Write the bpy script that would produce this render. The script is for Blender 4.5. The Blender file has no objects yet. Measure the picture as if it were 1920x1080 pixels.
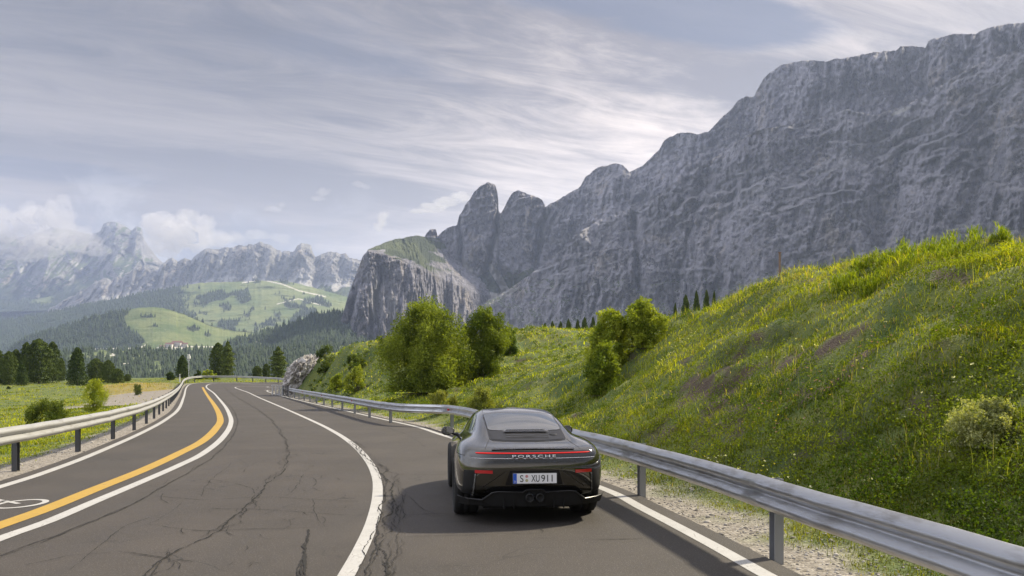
import bpy, bmesh, math, random
import numpy as np
from mathutils import Vector, Matrix
from mathutils.bvhtree import BVHTree

rng = np.random.default_rng(7)
random.seed(7)
SC = bpy.context.scene
COL = SC.collection
CAMH = 1.69      # eye height over the road
F = 1490.0       # focal length in photo pixels (1920 wide)
HOR = 708.0      # horizon row

# ---------------------------------------------------------------- camera
cam = bpy.data.cameras.new("camera"); camo = bpy.data.objects.new("camera", cam); COL.objects.link(camo)
camo.location = (0, 0, CAMH); camo.rotation_euler = (math.radians(90), 0, 0)
cam.sensor_width = 36; cam.lens = F / 1920 * 36; cam.shift_y = (HOR - 540) / 1920
cam.clip_start = 0.1; cam.clip_end = 60000
SC.camera = camo

# ---------------------------------------------------------------- light
SUN_AZ = math.radians(60); SUN_EL = math.radians(42)
SUN_DIR = Vector((math.sin(SUN_AZ) * math.cos(SUN_EL), math.cos(SUN_AZ) * math.cos(SUN_EL), math.sin(SUN_EL)))
sun = bpy.data.lights.new("sun", 'SUN'); suno = bpy.data.objects.new("sun", sun); COL.objects.link(suno)
sun.energy = 4.9; sun.angle = math.radians(3.5); sun.color = (1.0, 0.90, 0.70)
suno.rotation_euler = (-SUN_DIR).to_track_quat('-Z', 'Y').to_euler()
SC.view_settings.view_transform = 'Standard'; SC.view_settings.look = 'None'
SC.view_settings.exposure = 0.85; SC.view_settings.gamma = 1.0
try:
    SC.cycles.use_denoising = True
    SC.cycles.max_bounces = 6; SC.cycles.diffuse_bounces = 2; SC.cycles.glossy_bounces = 3
    SC.cycles.transmission_bounces = 3; SC.cycles.transparent_max_bounces = 8; SC.cycles.volume_bounces = 2
    SC.cycles.sample_clamp_indirect = 6.0
except Exception:
    pass


# ---------------------------------------------------------------- node helper
class NT:
    def __init__(s, tree):
        s.t = tree; s.n = tree.nodes; s.l = tree.links

    def add(s, typ, **kw):
        nd = s.n.new(typ)
        for k, v in kw.items():
            if k[0] == 'i' and k[1:].isdigit():
                s.put(nd.inputs[int(k[1:])], v)
            else:
                setattr(nd, k, v)
        return nd

    def put(s, sock, v):
        if isinstance(v, bpy.types.NodeSocket):
            s.l.new(v, sock)
        elif v is not None:
            if isinstance(v, (tuple, list)) and sock.type == 'RGBA' and len(v) == 3:
                v = (*v, 1)
            sock.default_value = v

    def m(s, op, a, b=None, c=None, clamp=False):
        nd = s.n.new('ShaderNodeMath'); nd.operation = op; nd.use_clamp = clamp
        s.put(nd.inputs[0], a)
        if b is not None: s.put(nd.inputs[1], b)
        if c is not None: s.put(nd.inputs[2], c)
        return nd.outputs[0]

    def mix(s, f, a, b):
        nd = s.n.new('ShaderNodeMix'); nd.data_type = 'RGBA'
        s.put(nd.inputs[0], f); s.put(nd.inputs[6], a); s.put(nd.inputs[7], b)
        return nd.outputs[2]

    def mul(s, f, a, b):
        nd = s.n.new('ShaderNodeMix'); nd.data_type = 'RGBA'; nd.blend_type = 'MULTIPLY'
        s.put(nd.inputs[0], f); s.put(nd.inputs[6], a); s.put(nd.inputs[7], b)
        return nd.outputs[2]

    def noise(s, vec, scale, detail=4, rough=0.55, dist=0.0):
        nd = s.n.new('ShaderNodeTexNoise')
        if vec is not None: s.put(nd.inputs['Vector'], vec)
        nd.inputs['Scale'].default_value = scale; nd.inputs['Detail'].default_value = detail
        nd.inputs['Roughness'].default_value = rough; nd.inputs['Distortion'].default_value = dist
        return nd.outputs[0]

    def sstep(s, x, a, b):
        nd = s.n.new('ShaderNodeMapRange'); nd.interpolation_type = 'SMOOTHSTEP'; nd.clamp = True
        s.put(nd.inputs[0], x); nd.inputs[1].default_value = a; nd.inputs[2].default_value = b
        return nd.outputs[0]

    def pos(s, scale=(1, 1, 1)):
        g = s.n.new('ShaderNodeNewGeometry')
        mp = s.n.new('ShaderNodeMapping'); s.l.new(g.outputs['Position'], mp.inputs[0])
        mp.inputs['Scale'].default_value = scale
        return mp.outputs[0]

    def attr(s, name):
        nd = s.n.new('ShaderNodeAttribute'); nd.attribute_name = name
        return nd

    def bump(s, h, strength, dist):
        nd = s.n.new('ShaderNodeBump'); nd.inputs['Strength'].default_value = strength
        nd.inputs['Distance'].default_value = dist; s.put(nd.inputs['Height'], h)
        return nd.outputs[0]


def mat(name, color=None, rough=0.8, metal=0.0, build=None, **kw):
    m_ = bpy.data.materials.new(name); m_.use_nodes = True
    t = NT(m_.node_tree); bs = t.n['Principled BSDF']
    if color is not None: bs.inputs['Base Color'].default_value = (*color, 1)
    bs.inputs['Roughness'].default_value = rough; bs.inputs['Metallic'].default_value = metal
    for k, v in kw.items():
        bs.inputs[k.replace('_', ' ')].default_value = v
    if build: build(t, bs)
    return m_


# ---------------------------------------------------------------- world: sky with a streaked cloud deck
def build_world():
    w = bpy.data.worlds.new("World"); SC.world = w; w.use_nodes = True
    t = NT(w.node_tree); bg = t.n['Background']
    sky = t.add('ShaderNodeTexSky', sky_type='NISHITA', sun_disc=False)
    sky.sun_elevation = SUN_EL; sky.sun_rotation = SUN_AZ; sky.air_density = 1.0; sky.dust_density = 2.0
    tc = t.add('ShaderNodeTexCoord')
    d = tc.outputs['Generated']
    sep = t.add('ShaderNodeSeparateXYZ', i0=d)
    X, Y, Z = sep.outputs
    zc = t.m('ADD', t.m('MAXIMUM', Z, 0.0), 0.13)
    px = t.m('DIVIDE', X, zc); py = t.m('DIVIDE', Y, zc)
    # along / across the wind direction
    a = math.radians(66)
    u = t.m('ADD', t.m('MULTIPLY', px, math.sin(a)), t.m('MULTIPLY', py, math.cos(a)))
    v = t.m('SUBTRACT', t.m('MULTIPLY', px, math.cos(a)), t.m('MULTIPLY', py, math.sin(a)))
    c1 = t.add('ShaderNodeCombineXYZ', i0=t.m('MULTIPLY', u, 0.28), i1=t.m('MULTIPLY', v, 1.0), i2=3.1)
    n1 = t.noise(c1.outputs[0], 1.5, 8, 0.60, 0.6)
    c2 = t.add('ShaderNodeCombineXYZ', i0=t.m('MULTIPLY', u, 0.5), i1=t.m('MULTIPLY', v, 1.2), i2=9.7)
    n2 = t.noise(c2.outputs[0], 0.62, 5, 0.55, 0.4)
    c3 = t.add('ShaderNodeCombineXYZ', i0=t.m('MULTIPLY', u, 1.0), i1=t.m('MULTIPLY', v, 3.2), i2=1.7)
    n3 = t.noise(c3.outputs[0], 2.6, 7, 0.68, 1.0)
    f = t.m('ADD', t.m('ADD', t.m('MULTIPLY', n1, 0.50), t.m('MULTIPLY', n2, 0.30)), t.m('MULTIPLY', n3, 0.20))
    shade = t.sstep(f, 0.40, 0.59)
    # glow where the sun stands behind the deck, dimmer overhead and to the left
    def dirdot(pxx, pyy):
        vv = Vector(((pxx - 960) / F, 1, (HOR - pyy) / F)).normalized()
        nd = t.add('ShaderNodeVectorMath', operation='DOT_PRODUCT', i0=d, i1=tuple(vv))
        return nd.outputs['Value']
    glow = t.m('POWER', t.m('MAXIMUM', dirdot(1500, 210), 0.0), 7.0)
    glow2 = t.m('POWER', t.m('MAXIMUM', dirdot(1180, 300), 0.0), 34.0)
    low = t.m('SUBTRACT', 1.0, t.sstep(Z, 0.06, 0.36))
    dark = t.mix(shade, (0.95, 0.77, 0.66), (5.2, 4.35, 3.6))
    gain = t.m('ADD', 0.34, t.m('ADD', t.m('MULTIPLY', glow, 0.62), t.m('MULTIPLY', low, 0.55)))
    gain = t.m('ADD', gain, t.m('MULTIPLY', glow2, 1.1))
    vm = t.add('ShaderNodeVectorMath', operation='SCALE', i0=dark); t.put(vm.inputs['Scale'], gain)
    cloud = vm.outputs[0]
    # flatten contrast towards the horizon
    lowcol = (7.6, 6.6, 5.7)
    cloud = t.mix(t.m('MULTIPLY', t.m('SUBTRACT', 1.0, t.sstep(Z, 0.02, 0.34)), 0.62), cloud, lowcol)
    # blue-violet gaps
    c4 = t.add('ShaderNodeCombineXYZ', i0=t.m('MULTIPLY', u, 0.5), i1=t.m('MULTIPLY', v, 1.3), i2=5.0)
    n4 = t.noise(c4.outputs[0], 1.6, 7, 0.62, 0.8)
    ya = t.m('MAXIMUM', Y, 0.05); ax_ = t.m('DIVIDE', X, ya); bz_ = t.m('DIVIDE', Z, ya)
    def gap(pxx, pyy, rx, ry, sl):
        da = t.m('SUBTRACT', ax_, (pxx - 960) / F); db_ = t.m('ADD', t.m('SUBTRACT', bz_, (HOR - pyy) / F), t.m('MULTIPLY', da, sl))
        q = t.m('SQRT', t.m('ADD', t.m('POWER', t.m('ABSOLUTE', t.m('DIVIDE', da, rx)), 2.0), t.m('POWER', t.m('ABSOLUTE', t.m('DIVIDE', db_, ry)), 2.0)))
        q = t.m('ADD', q, t.m('MULTIPLY', t.m('SUBTRACT', n4, 0.5), 1.9))
        return t.m('SUBTRACT', 1.0, t.sstep(q, 0.62, 1.15))
    g = t.m('MAXIMUM', t.m('MAXIMUM', gap(1360, 38, 0.150, 0.040, 0.10), gap(1150, -10, 0.20, 0.03, 0.1)), t.m('MULTIPLY', gap(60, 318, 0.16, 0.014, 0.10), 0.55))
    thin = t.m('MULTIPLY', t.m('MULTIPLY', t.sstep(n4, 0.54, 0.72), 0.40), t.sstep(Z, 0.20, 0.36))
    g = t.m('MULTIPLY', t.m('MAXIMUM', g, thin), 0.92)
    cloud = t.mix(g, cloud, (0.75, 0.80, 1.10))
    # small cumulus low over the ridges
    lowp = t.add('ShaderNodeCombineXYZ', i0=t.m('DIVIDE', X, t.m('MAXIMUM', Y, 0.05)), i1=t.m('MULTIPLY', Z, 1.7), i2=0.0)
    k1 = t.noise(lowp.outputs[0], 9.0, 8, 0.60, 0.5)
    k2 = t.noise(lowp.outputs[0], 3.1, 3, 0.5, 0.0)
    band = t.m('MULTIPLY', t.sstep(Z, 0.03, 0.12), t.m('SUBTRACT', 1.0, t.sstep(Z, 0.15, 0.26)))
    side = t.m('SUBTRACT', 1.0, t.sstep(X, -0.35, 0.0))
    kk = t.m('ADD', t.m('ADD', t.m('MULTIPLY', k1, 0.7), t.m('MULTIPLY', k2, 0.45)), t.m('MULTIPLY', t.m('MULTIPLY', band, side), 0.16))
    km = t.m('MULTIPLY', t.sstep(kk, 0.62, 0.76), t.m('MULTIPLY', band, t.m('MAXIMUM', side, 0.25)))
    kcol = t.mix(t.sstep(k1, 0.46, 0.66), (2.2, 2.1, 2.1), (5.2, 4.9, 4.6))
    cloud = t.mix(t.m('MULTIPLY', km, 0.85), cloud, kcol)
    # fill light added to the sky, out of view behind left and overhead
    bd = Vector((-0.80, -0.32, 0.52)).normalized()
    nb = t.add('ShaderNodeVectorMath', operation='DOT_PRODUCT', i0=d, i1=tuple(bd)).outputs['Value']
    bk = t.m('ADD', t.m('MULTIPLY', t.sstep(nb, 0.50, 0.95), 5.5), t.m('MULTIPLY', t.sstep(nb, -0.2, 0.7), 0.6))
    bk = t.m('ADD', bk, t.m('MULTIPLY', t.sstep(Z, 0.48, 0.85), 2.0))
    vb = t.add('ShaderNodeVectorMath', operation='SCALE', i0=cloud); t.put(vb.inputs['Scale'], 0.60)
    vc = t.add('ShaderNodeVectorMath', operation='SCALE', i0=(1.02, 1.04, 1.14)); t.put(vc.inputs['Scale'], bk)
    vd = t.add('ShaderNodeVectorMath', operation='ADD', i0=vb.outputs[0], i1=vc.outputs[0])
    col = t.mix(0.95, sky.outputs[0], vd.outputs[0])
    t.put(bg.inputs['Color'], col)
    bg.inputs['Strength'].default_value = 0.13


build_world()


# ---------------------------------------------------------------- generic helpers
def tag(o, label=None, cat=None, group=None, kind=None):
    if label: o['label'] = label
    if cat: o['category'] = cat
    if group: o['group'] = group
    if kind: o['kind'] = kind
    return o


def empty(name, loc=(0, 0, 0), rz=0.0):
    o = bpy.data.objects.new(name, None); COL.objects.link(o); o.location = loc; o.rotation_euler = (0, 0, rz)
    o.empty_display_size = 0.3
    return o


def link(name, me, m_=None, parent=None):
    o = bpy.data.objects.new(name, me); COL.objects.link(o)
    if m_ is not None:
        for q in (m_ if isinstance(m_, (list, tuple)) else [m_]): me.materials.append(q)
    if parent is not None: o.parent = parent
    return o


def np_mesh(name, V, Fq, smooth=True, attrs=None, matidx=None):
    """V (n,3); Fq list of arrays of faces, each (k, m)"""
    me = bpy.data.meshes.new(name)
    V = np.asarray(V, np.float32)
    if not isinstance(Fq, (list, tuple)): Fq = [Fq]
    loops = np.concatenate([f.reshape(-1) for f in Fq]).astype(np.int32)
    tot = np.concatenate([np.full(len(f), f.shape[1]) for f in Fq]).astype(np.int32)
    start = np.concatenate([[0], np.cumsum(tot)[:-1]]).astype(np.int32)
    me.vertices.add(len(V)); me.vertices.foreach_set('co', V.reshape(-1))
    me.loops.add(len(loops)); me.loops.foreach_set('vertex_index', loops)
    me.polygons.add(len(tot)); me.polygons.foreach_set('loop_start', start); me.polygons.foreach_set('loop_total', tot)
    if smooth: me.polygons.foreach_set('use_smooth', np.ones(len(tot), bool))
    if matidx is not None: me.polygons.foreach_set('material_index', np.asarray(matidx, np.int32))
    for k, a in (attrs or {}).items():
        a = np.asarray(a, np.float32)
        if a.ndim == 1:
            at = me.attributes.new(k, 'FLOAT', 'POINT'); at.data.foreach_set('value', a)
        else:
            at = me.attributes.new(k, 'FLOAT_COLOR', 'POINT')
            at.data.foreach_set('color', np.concatenate([a, np.ones((len(a), 1), np.float32)], 1).reshape(-1))
    me.update(calc_edges=True); me.validate()
    return me


def grid_faces(nr, nc, wrap=False):
    i = np.arange(nr - 1)[:, None]; j = np.arange(nc if wrap else nc - 1)[None, :]
    j2 = (j + 1) % nc
    a = i * nc + j; b = i * nc + j2; c = (i + 1) * nc + j2; d = (i + 1) * nc + j
    return np.stack([a, b, c, d], -1).reshape(-1, 4)


_perm = rng.permutation(256); _perm = np.concatenate([_perm, _perm, _perm])
_g = rng.normal(size=(256, 3)); _g /= np.linalg.norm(_g, axis=1)[:, None]


def pn(x, y, z=0.0):
    x, y, z = np.broadcast_arrays(np.asarray(x, float), np.asarray(y, float), np.asarray(z, float))
    xi = np.floor(x).astype(int); yi = np.floor(y).astype(int); zi = np.floor(z).astype(int)
    fx = x - xi; fy = y - yi; fz = z - zi
    xi &= 255; yi &= 255; zi &= 255
    fu = fx * fx * fx * (fx * (fx * 6 - 15) + 10); fv = fy * fy * fy * (fy * (fy * 6 - 15) + 10); fw = fz * fz * fz * (fz * (fz * 6 - 15) + 10)
    def gr(dx, dy, dz):
        h = _perm[_perm[_perm[(xi + dx) & 255] + ((yi + dy) & 255)] + ((zi + dz) & 255)]
        g = _g[h]
        return g[..., 0] * (fx - dx) + g[..., 1] * (fy - dy) + g[..., 2] * (fz - dz)
    def lp(a, b, t): return a + (b - a) * t
    x00 = lp(gr(0, 0, 0), gr(1, 0, 0), fu); x10 = lp(gr(0, 1, 0), gr(1, 1, 0), fu)
    x01 = lp(gr(0, 0, 1), gr(1, 0, 1), fu); x11 = lp(gr(0, 1, 1), gr(1, 1, 1), fu)
    return lp(lp(x00, x10, fv), lp(x01, x11, fv), fw) * 1.6


def fbm(x, y, z=0.0, oct=5, lac=2.0, gain=0.5, ridge=False):
    s = 0; a = 1.0; tot = 0
    for i in range(oct):
        n = pn(x, y, z + i * 7.3)
        if ridge: n = 1 - 2 * np.abs(n)
        s = s + n * a; tot += a; a *= gain; x = x * lac; y = y * lac; z = z * lac
    return s / tot


def sst(x, a, b):
    t = np.clip((x - a) / (b - a), 0, 1)
    return t * t * (3 - 2 * t)


def catmull(P, n=12):
    P = np.asarray(P, float); Q = np.vstack([2 * P[0] - P[1], P, 2 * P[-1] - P[-2]])
    out = []
    for i in range(1, len(Q) - 2):
        p0, p1, p2, p3 = Q[i - 1:i + 3]
        t = np.linspace(0, 1, n, endpoint=False)[:, None]
        out.append(0.5 * ((2 * p1) + (-p0 + p2) * t + (2 * p0 - 5 * p1 + 4 * p2 - p3) * t ** 2 + (-p0 + 3 * p1 - 3 * p2 + p3) * t ** 3))
    out.append(P[-1:])
    return np.vstack(out)


def resample(P, step):
    P = np.asarray(P, float); d = np.r_[0, np.cumsum(np.linalg.norm(np.diff(P, axis=0), axis=1))]
    n = max(2, int(d[-1] / step) + 1); s = np.linspace(0, d[-1], n)
    return np.stack([np.interp(s, d, P[:, k]) for k in range(P.shape[1])], 1), s


# ---------------------------------------------------------------- road surface and survey of points on it
def zroad(Y):
    t = np.maximum(np.asarray(Y, float) - 62, 0)
    return 0.00029 * t * t


def gp(px, py):
    """point of the road surface seen at photo pixel px, py"""
    lo, hi = 1.0, 140.0
    for _ in range(50):
        mid = (lo + hi) / 2
        if F * (CAMH - float(zroad(mid))) / mid > (py - HOR): lo = mid
        else: hi = mid
    return ((px - 960) / F * lo, lo)


def gl(pts): return [gp(*p) for p in pts]


L_OUT = [(-5.8, -30.0), (-6.3, 0.0), (-6.95, 7.0)] + gl([(0, 913), (90, 884), (179, 850), (269, 810), (313.5, 785), (336, 765), (345, 743), (350, 726), (362, 719.5), (400, 717), (450, 717.2)])
L_OUT += [(L_OUT[-1][0] + 14, L_OUT[-1][1] + 1), (L_OUT[-1][0] + 40, L_OUT[-1][1] - 4)]
YEL = [(-5.6, -30.0), (-5.5, 2.0), (-5.6, 6.5)] + gl([(0, 985), (90, 953), (179, 917), (269, 881), (336, 850), (381, 826), (405, 803), (413, 785), (404, 763), (390, 743), (380, 726)])
W2 = [(-5.0, -30.0), (-4.9, 2.0), (-5.1, 6.0)] + gl([(0, 1010), (90, 978), (179, 940), (269, 902), (336, 872.6), (381, 850), (416, 822), (432, 797), (431, 779), (419, 758), (402, 738), (387, 726), (392, 720.6), (408, 719), (450, 719), (500, 720.5)])
W2 += [(W2[-1][0] + 12, W2[-1][1] - 1), (W2[-1][0] + 35, W2[-1][1] - 6)]
W3 = [(1.2, -30.0), (-1.05, 0.0), (-1.2, 3.5)] + gl([(649, 1080), (681, 1020), (699, 975), (707.7, 931), (705.5, 895), (690, 863.6), (663, 834.5), (627, 810), (582, 787.5), (515, 758), (470, 738), (450, 730.5), (441, 726.5), (455, 725), (500, 725), (540, 727)])
W3 += [(W3[-1][0] + 25, W3[-1][1] - 3)]
R_IN = [(3.8, -30.0), (2.9, 0.0), (2.55, 4.0)] + gl([(1439, 1080), (1332, 1020), (1206, 954), (1130, 916), (980, 862), (830, 816), (780, 800), (713, 785), (647, 770), (580, 755), (535, 744), (510, 737), (501, 733.5), (506, 731.5), (530, 732)])
R_IN += [(R_IN[-1][0] + 22, R_IN[-1][1] - 2)]
RAIL_L = [(-7.0, -14.0), (-7.5, 2.0), (-8.35, 9.0)] + gl([(0, 885), (83, 862), (144, 843), (190, 828), (224, 814.5), (248, 805), (268, 795), (285, 785), (302, 772), (318, 758), (330, 744), (338, 731), (343, 722), (352, 717.2), (366, 715.0), (383, 714), (430, 714), (467, 715), (520, 718), (553, 720.5)])
RAIL_L += [(RAIL_L[-1][0] + 12, RAIL_L[-1][1] - 4)]
RAIL_R = [(3.9, -14.0), (3.3, 0.0), (2.89, 4.5), (2.5, 7.4), (2.0, 10.7), (1.2, 14.5), (-0.1, 19.5), (-1.96, 26.8)] + gl([(746, 795), (652, 772), (593, 756), (545, 743)])

C_LOUT, C_YEL, C_W2, C_W3, C_RIN = [resample(catmull(c, 16), 0.35)[0] for c in (L_OUT, YEL, W2, W3, R_IN)]
C_RL, C_RR = [resample(catmull(c, 16), 0.5)[0] for c in (RAIL_L, RAIL_R)]


def offset(P, d):
    T = np.gradient(P, axis=0); T /= np.linalg.norm(T, axis=1)[:, None] + 1e-9
    return P + np.stack([-T[:, 1], T[:, 0]], 1) * d


def road_poly():
    a = offset(C_LOUT, 0.32); b = offset(C_RIN, -0.30)
    return np.vstack([a, b[::-1]])


ROADP = road_poly()


def inside_poly(X, Y, P):
    X = np.asarray(X, float); ins = np.zeros(X.shape, bool)
    x1, y1 = P[-1]
    for x2, y2 in P:
        c = ((y1 > Y) != (y2 > Y))
        if y2 != y1:
            xx = (x2 - x1) * (Y - y1) / (y2 - y1) + x1
            ins ^= c & (X < xx)
        x1, y1 = x2, y2
    return ins


def dist_poly(X, Y, P, closed=True):
    X = np.asarray(X, float); Y = np.asarray(Y, float)
    d = np.full(X.shape, 1e9)
    A = P if closed is False else np.vstack([P, P[:1]])
    for (x1, y1), (x2, y2) in zip(A[:-1], A[1:]):
        dx, dy = x2 - x1, y2 - y1; L = dx * dx + dy * dy + 1e-12
        t = np.clip(((X - x1) * dx + (Y - y1) * dy) / L, 0, 1)
        d = np.minimum(d, (X - x1 - t * dx) ** 2 + (Y - y1 - t * dy) ** 2)
    return np.sqrt(d)


# ---------------------------------------------------------------- terrain height field
def pt(px, py, Y): return ((px - 960) / F * Y, Y, CAMH - (py - HOR) / F * Y)


CTRL = []
# right hand side: verge, toe, face and ridge of the bank
for P in resample(C_RR, 4.0)[0]:
    CTRL.append((P[0], P[1], float(zroad(P[1])) - 0.05))
for P in resample(offset(C_RR, -1.5), 4.0)[0]:
    CTRL.append((P[0], P[1], float(zroad(P[1])) + 0.0))
RIDGE = [pt(1990, 470, 12), pt(1920, 464, 14), pt(1800, 464, 16), pt(1720, 462, 17.5), pt(1640, 476, 18.5), pt(1560, 496, 20), pt(1480, 512, 22), pt(1400, 536, 24.5), pt(1340, 560, 26.5),
         pt(1300, 576, 28.5), pt(1250, 592, 33), pt(1180, 624, 38), pt(1130, 655, 43)]
RIDGE2 = [pt(1180, 612, 66), pt(1110, 619, 63), pt(1040, 615, 62), pt(960, 615, 62), pt(860, 640, 61), pt(760, 640, 61), pt(700, 636, 62), pt(640, 640, 68), pt(605, 660, 74), pt(580, 690, 79)]
CTRL += [(x, y, z - 0.14) for x, y, z in RIDGE] + RIDGE2
RIDGE = [(x, y, z - 0.14) for x, y, z in RIDGE]
for x, y, z in RIDGE: CTRL.append((x + 7, y + 4, z + 0.1)); CTRL.append((x + 40, y + 12, z - 0.6))
for x, y, z in RIDGE2: CTRL.append((x + 5, y + 9, z - 0.2)); CTRL.append((x + 22, y + 34, z - 1.6))
# face shape
CTRL += [pt(1500, 720, 13), pt(1700, 700, 11.0), pt(1350, 700, 17), pt(1250, 745, 17.5), pt(1200, 700, 24), pt(1150, 740, 25), pt(1850, 640, 10.5)]
CTRL += [pt(1060, 700, 38), pt(980, 720, 38), pt(900, 745, 34), pt(1000, 660, 52), pt(900, 690, 50), pt(800, 735, 44), pt(720, 690, 55), pt(650, 694, 63), pt(612, 706, 71)]
# bank behind the camera
CTRL += [(5.6, 0, 0.3), (12, 4, 4.4), (12, -8, 4.4), (6.5, -12, 0.3), (13, -25, 4.5), (30, -10, 4), (7, -30, 0.4), (60, 20, 4.2), (80, 80, 5.0), (40, 60, 4.6), (140, 40, 5)]
# left: rail, shoulder and meadow
for P in resample(C_RL, 5.0)[0]:
    CTRL.append((P[0], P[1], float(zroad(P[1])) - 0.08))
CTRL += [(-13, 8, -0.45), (-15, 15, -0.55), (-18, 24, -0.6), (-22, 10, -1.1), (-28, 20, -1.3), (-26, 38, -0.6), (-36, 50, -0.9), (-50, 40, -1.5), (-75, 60, -1.8),
         pt(30, 765, 70), pt(100, 748, 88), pt(200, 738, 95), pt(280, 724, 105), pt(318, 716, 112), pt(20, 722, 148), pt(75, 718, 158), pt(145, 727, 134), pt(180, 718, 152), pt(222, 722, 142), pt(250, 714, 158), pt(300, 711, 165),
         pt(-150, 724, 150), pt(-300, 726, 120), pt(-100, 716, 200), pt(100, 713, 200), pt(300, 709, 205), pt(415, 707, 150), pt(520, 711, 145), pt(345, 709, 150), pt(600, 707, 160), pt(450, 707, 190),
         (0, 140, 1.6), (0, 180, 1.4), (40, 150, 3.0), (-220, 120, -3), (-14, -10, -0.5), (-30, -20, -1.5), (-12, -30, -0.5), (-60, -10, -2.5), (-150, 20, -3), (110, 140, 5)]
CTRL = np.array(CTRL)


def tps_fit(P):
    xy = P[:, :2]; n = len(P)
    d = np.linalg.norm(xy[:, None] - xy[None], axis=2)
    K = d                    # linear kernel keeps it tame
    A = np.zeros((n + 3, n + 3)); A[:n, :n] = K + np.eye(n) * -0.15
    A[:n, n:] = np.c_[np.ones(n), xy]; A[n:, :n] = A[:n, n:].T
    b = np.r_[P[:, 2], 0, 0, 0]
    return np.linalg.solve(A, b)


_w = tps_fit(CTRL)


def tps(X, Y):
    X = np.asarray(X, float); Y = np.asarray(Y, float); sh = X.shape
    x = X.ravel(); y = Y.ravel(); out = np.empty(len(x))
    for i in range(0, len(x), 60000):
        xs = x[i:i + 60000]; ys = y[i:i + 60000]
        d = np.sqrt((xs[:, None] - CTRL[None, :, 0]) ** 2 + (ys[:, None] - CTRL[None, :, 1]) ** 2 + 0.4)
        out[i:i + 60000] = d @ _w[:-3] + _w[-3] + _w[-2] * xs + _w[-1] * ys
    return out.reshape(sh)


ROADS = resample(np.vstack([ROADP, ROADP[:1]]), 1.5)[0]


def terrain(X, Y):
    """height, distance to the road"""
    X = np.asarray(X, float); Y = np.asarray(Y, float)
    near = (X > -140) & (X < 90) & (Y > -60) & (Y < 170)
    ds = np.full(X.shape, 99.0)
    if near.any():
        dd = dist_poly(X[near], Y[near], ROADS)
        dd[inside_poly(X[near], Y[near], ROADS)] *= -1
        ds[near] = dd
    Xc = np.clip(X, -260, 200); Yc = np.clip(Y, -60, 230)
    z = tps(Xc, Yc)
    rr = np.hypot(X, Y)
    bank = sst(ds, 1.6, 5.0)
    right = sst(X + 0.24 * Y - 4.0, 0, 3)
    rough = fbm(X * 0.33, Y * 0.33, 2.0, 4) * 0.26 + (fbm(X * 0.95, Y * 0.95, 5.0, 4) - 0.1) * 0.24
    z = z + bank * (right * rough * 1.6 + (1 - right) * (fbm(X * 0.16, Y * 0.16, 8.0, 4) * 0.55 + rough * 0.5) * sst(ds, 3, 14))
    zr = zroad(np.clip(Y, -60, 150)) - 0.06
    k = 1 - sst(ds, 0.5, 2.2)
    z = z * (1 - k) + zr * k
    # fall away to the valley beyond the meadow
    far = sst(Y, 215, 330)
    out = np.maximum(sst(rr, 330, 1100), 0)
    z = z - far * 12 - out * 75
    z = np.where(X > 60, z + 0 * z, z)
    return z, ds


def axis_coords(lo, a, b, hi, step, grow=1.09):
    core = list(np.arange(a, b, step)); s = step; x = core[-1]; R = []
    while x < hi: s *= grow; x += s; R.append(x)
    s = step; x = a; Lf = []
    while x > lo: s *= grow; x -= s; Lf.append(x)
    return np.array(Lf[::-1] + core + R)


XS = axis_coords(-9000, -16, 14, 9000, 0.2, 1.035)
YS = axis_coords(-3000, 2, 44, 12000, 0.22, 1.03)
GX, GY = np.meshgrid(XS, YS)
GZ, GD = terrain(GX, GY)


def H(x, y):
    """bilinear height lookup, so that everything planted stands on the mesh"""
    x = np.asarray(x, float); y = np.asarray(y, float)
    i = np.clip(np.searchsorted(XS, x) - 1, 0, len(XS) - 2); j = np.clip(np.searchsorted(YS, y) - 1, 0, len(YS) - 2)
    fx = (x - XS[i]) / (XS[i + 1] - XS[i]); fy = (y - YS[j]) / (YS[j + 1] - YS[j])
    def bl(G): return (G[j, i] * (1 - fx) + G[j, i + 1] * fx) * (1 - fy) + (G[j + 1, i] * (1 - fx) + G[j + 1, i + 1] * fx) * fy
    return bl(GZ), bl(GD)


def H1(x, y): return float(H(np.array([x]), np.array([y]))[0][0])


# ---- ground masks: gravel / bare soil
def gravel_mask(X, Y, D):
    g = 1 - sst(D + fbm(X * 0.8, Y * 0.8, 1.0, 3) * 0.5, 0.8, 1.35)
    rs = (X + 0.24 * Y - 4.0) > -6
    gr = 1 - sst(D + fbm(X * 0.9, Y * 0.9, 4.0, 3) * 1.1, 0.35, 1.15)
    g = np.where(rs & (Y < 60), gr, g)
    # lay-by behind the left rail
    ax, ay, bx_, by_ = -28.5, 57.0, -41.5, 92.0
    t_ = np.clip(((X - ax) * (bx_ - ax) + (Y - ay) * (by_ - ay)) / ((bx_ - ax) ** 2 + (by_ - ay) ** 2), 0, 1)
    dl = np.hypot(X - ax - t_ * (bx_ - ax), Y - ay - t_ * (by_ - ay))
    lay = 1 - sst(dl + fbm(X * 0.3, Y * 0.3, 3.0, 3) * 1.6, 2.2 + 1.8 * t_, 3.2 + 1.8 * t_)
    p2 = 0
    return np.clip(np.maximum(np.maximum(g, lay), p2), 0, 1)


def soil_mask(X, Y, D):
    m = sst(fbm(X * 0.55 + 9, Y * 0.55, 3.3, 4), 0.12, 0.32)
    c = np.exp(-(((X - 4.1) / 1.5) ** 2 + ((Y - 15.0) / 4.0) ** 2))
    c2 = np.exp(-(((X - 8.4) / 1.2) ** 2 + ((Y - 15.0) / 2.5) ** 2)) * 0.5
    m2 = sst(fbm(X * 1.1 + 2, Y * 1.1, 7.3, 4) + c * 0.50 + c2 * 0.45, 0.30, 0.42)
    return np.clip(m * 0.35 + m2, 0, 1) * sst(D, 1.2, 2.5) * (X > -6)
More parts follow.
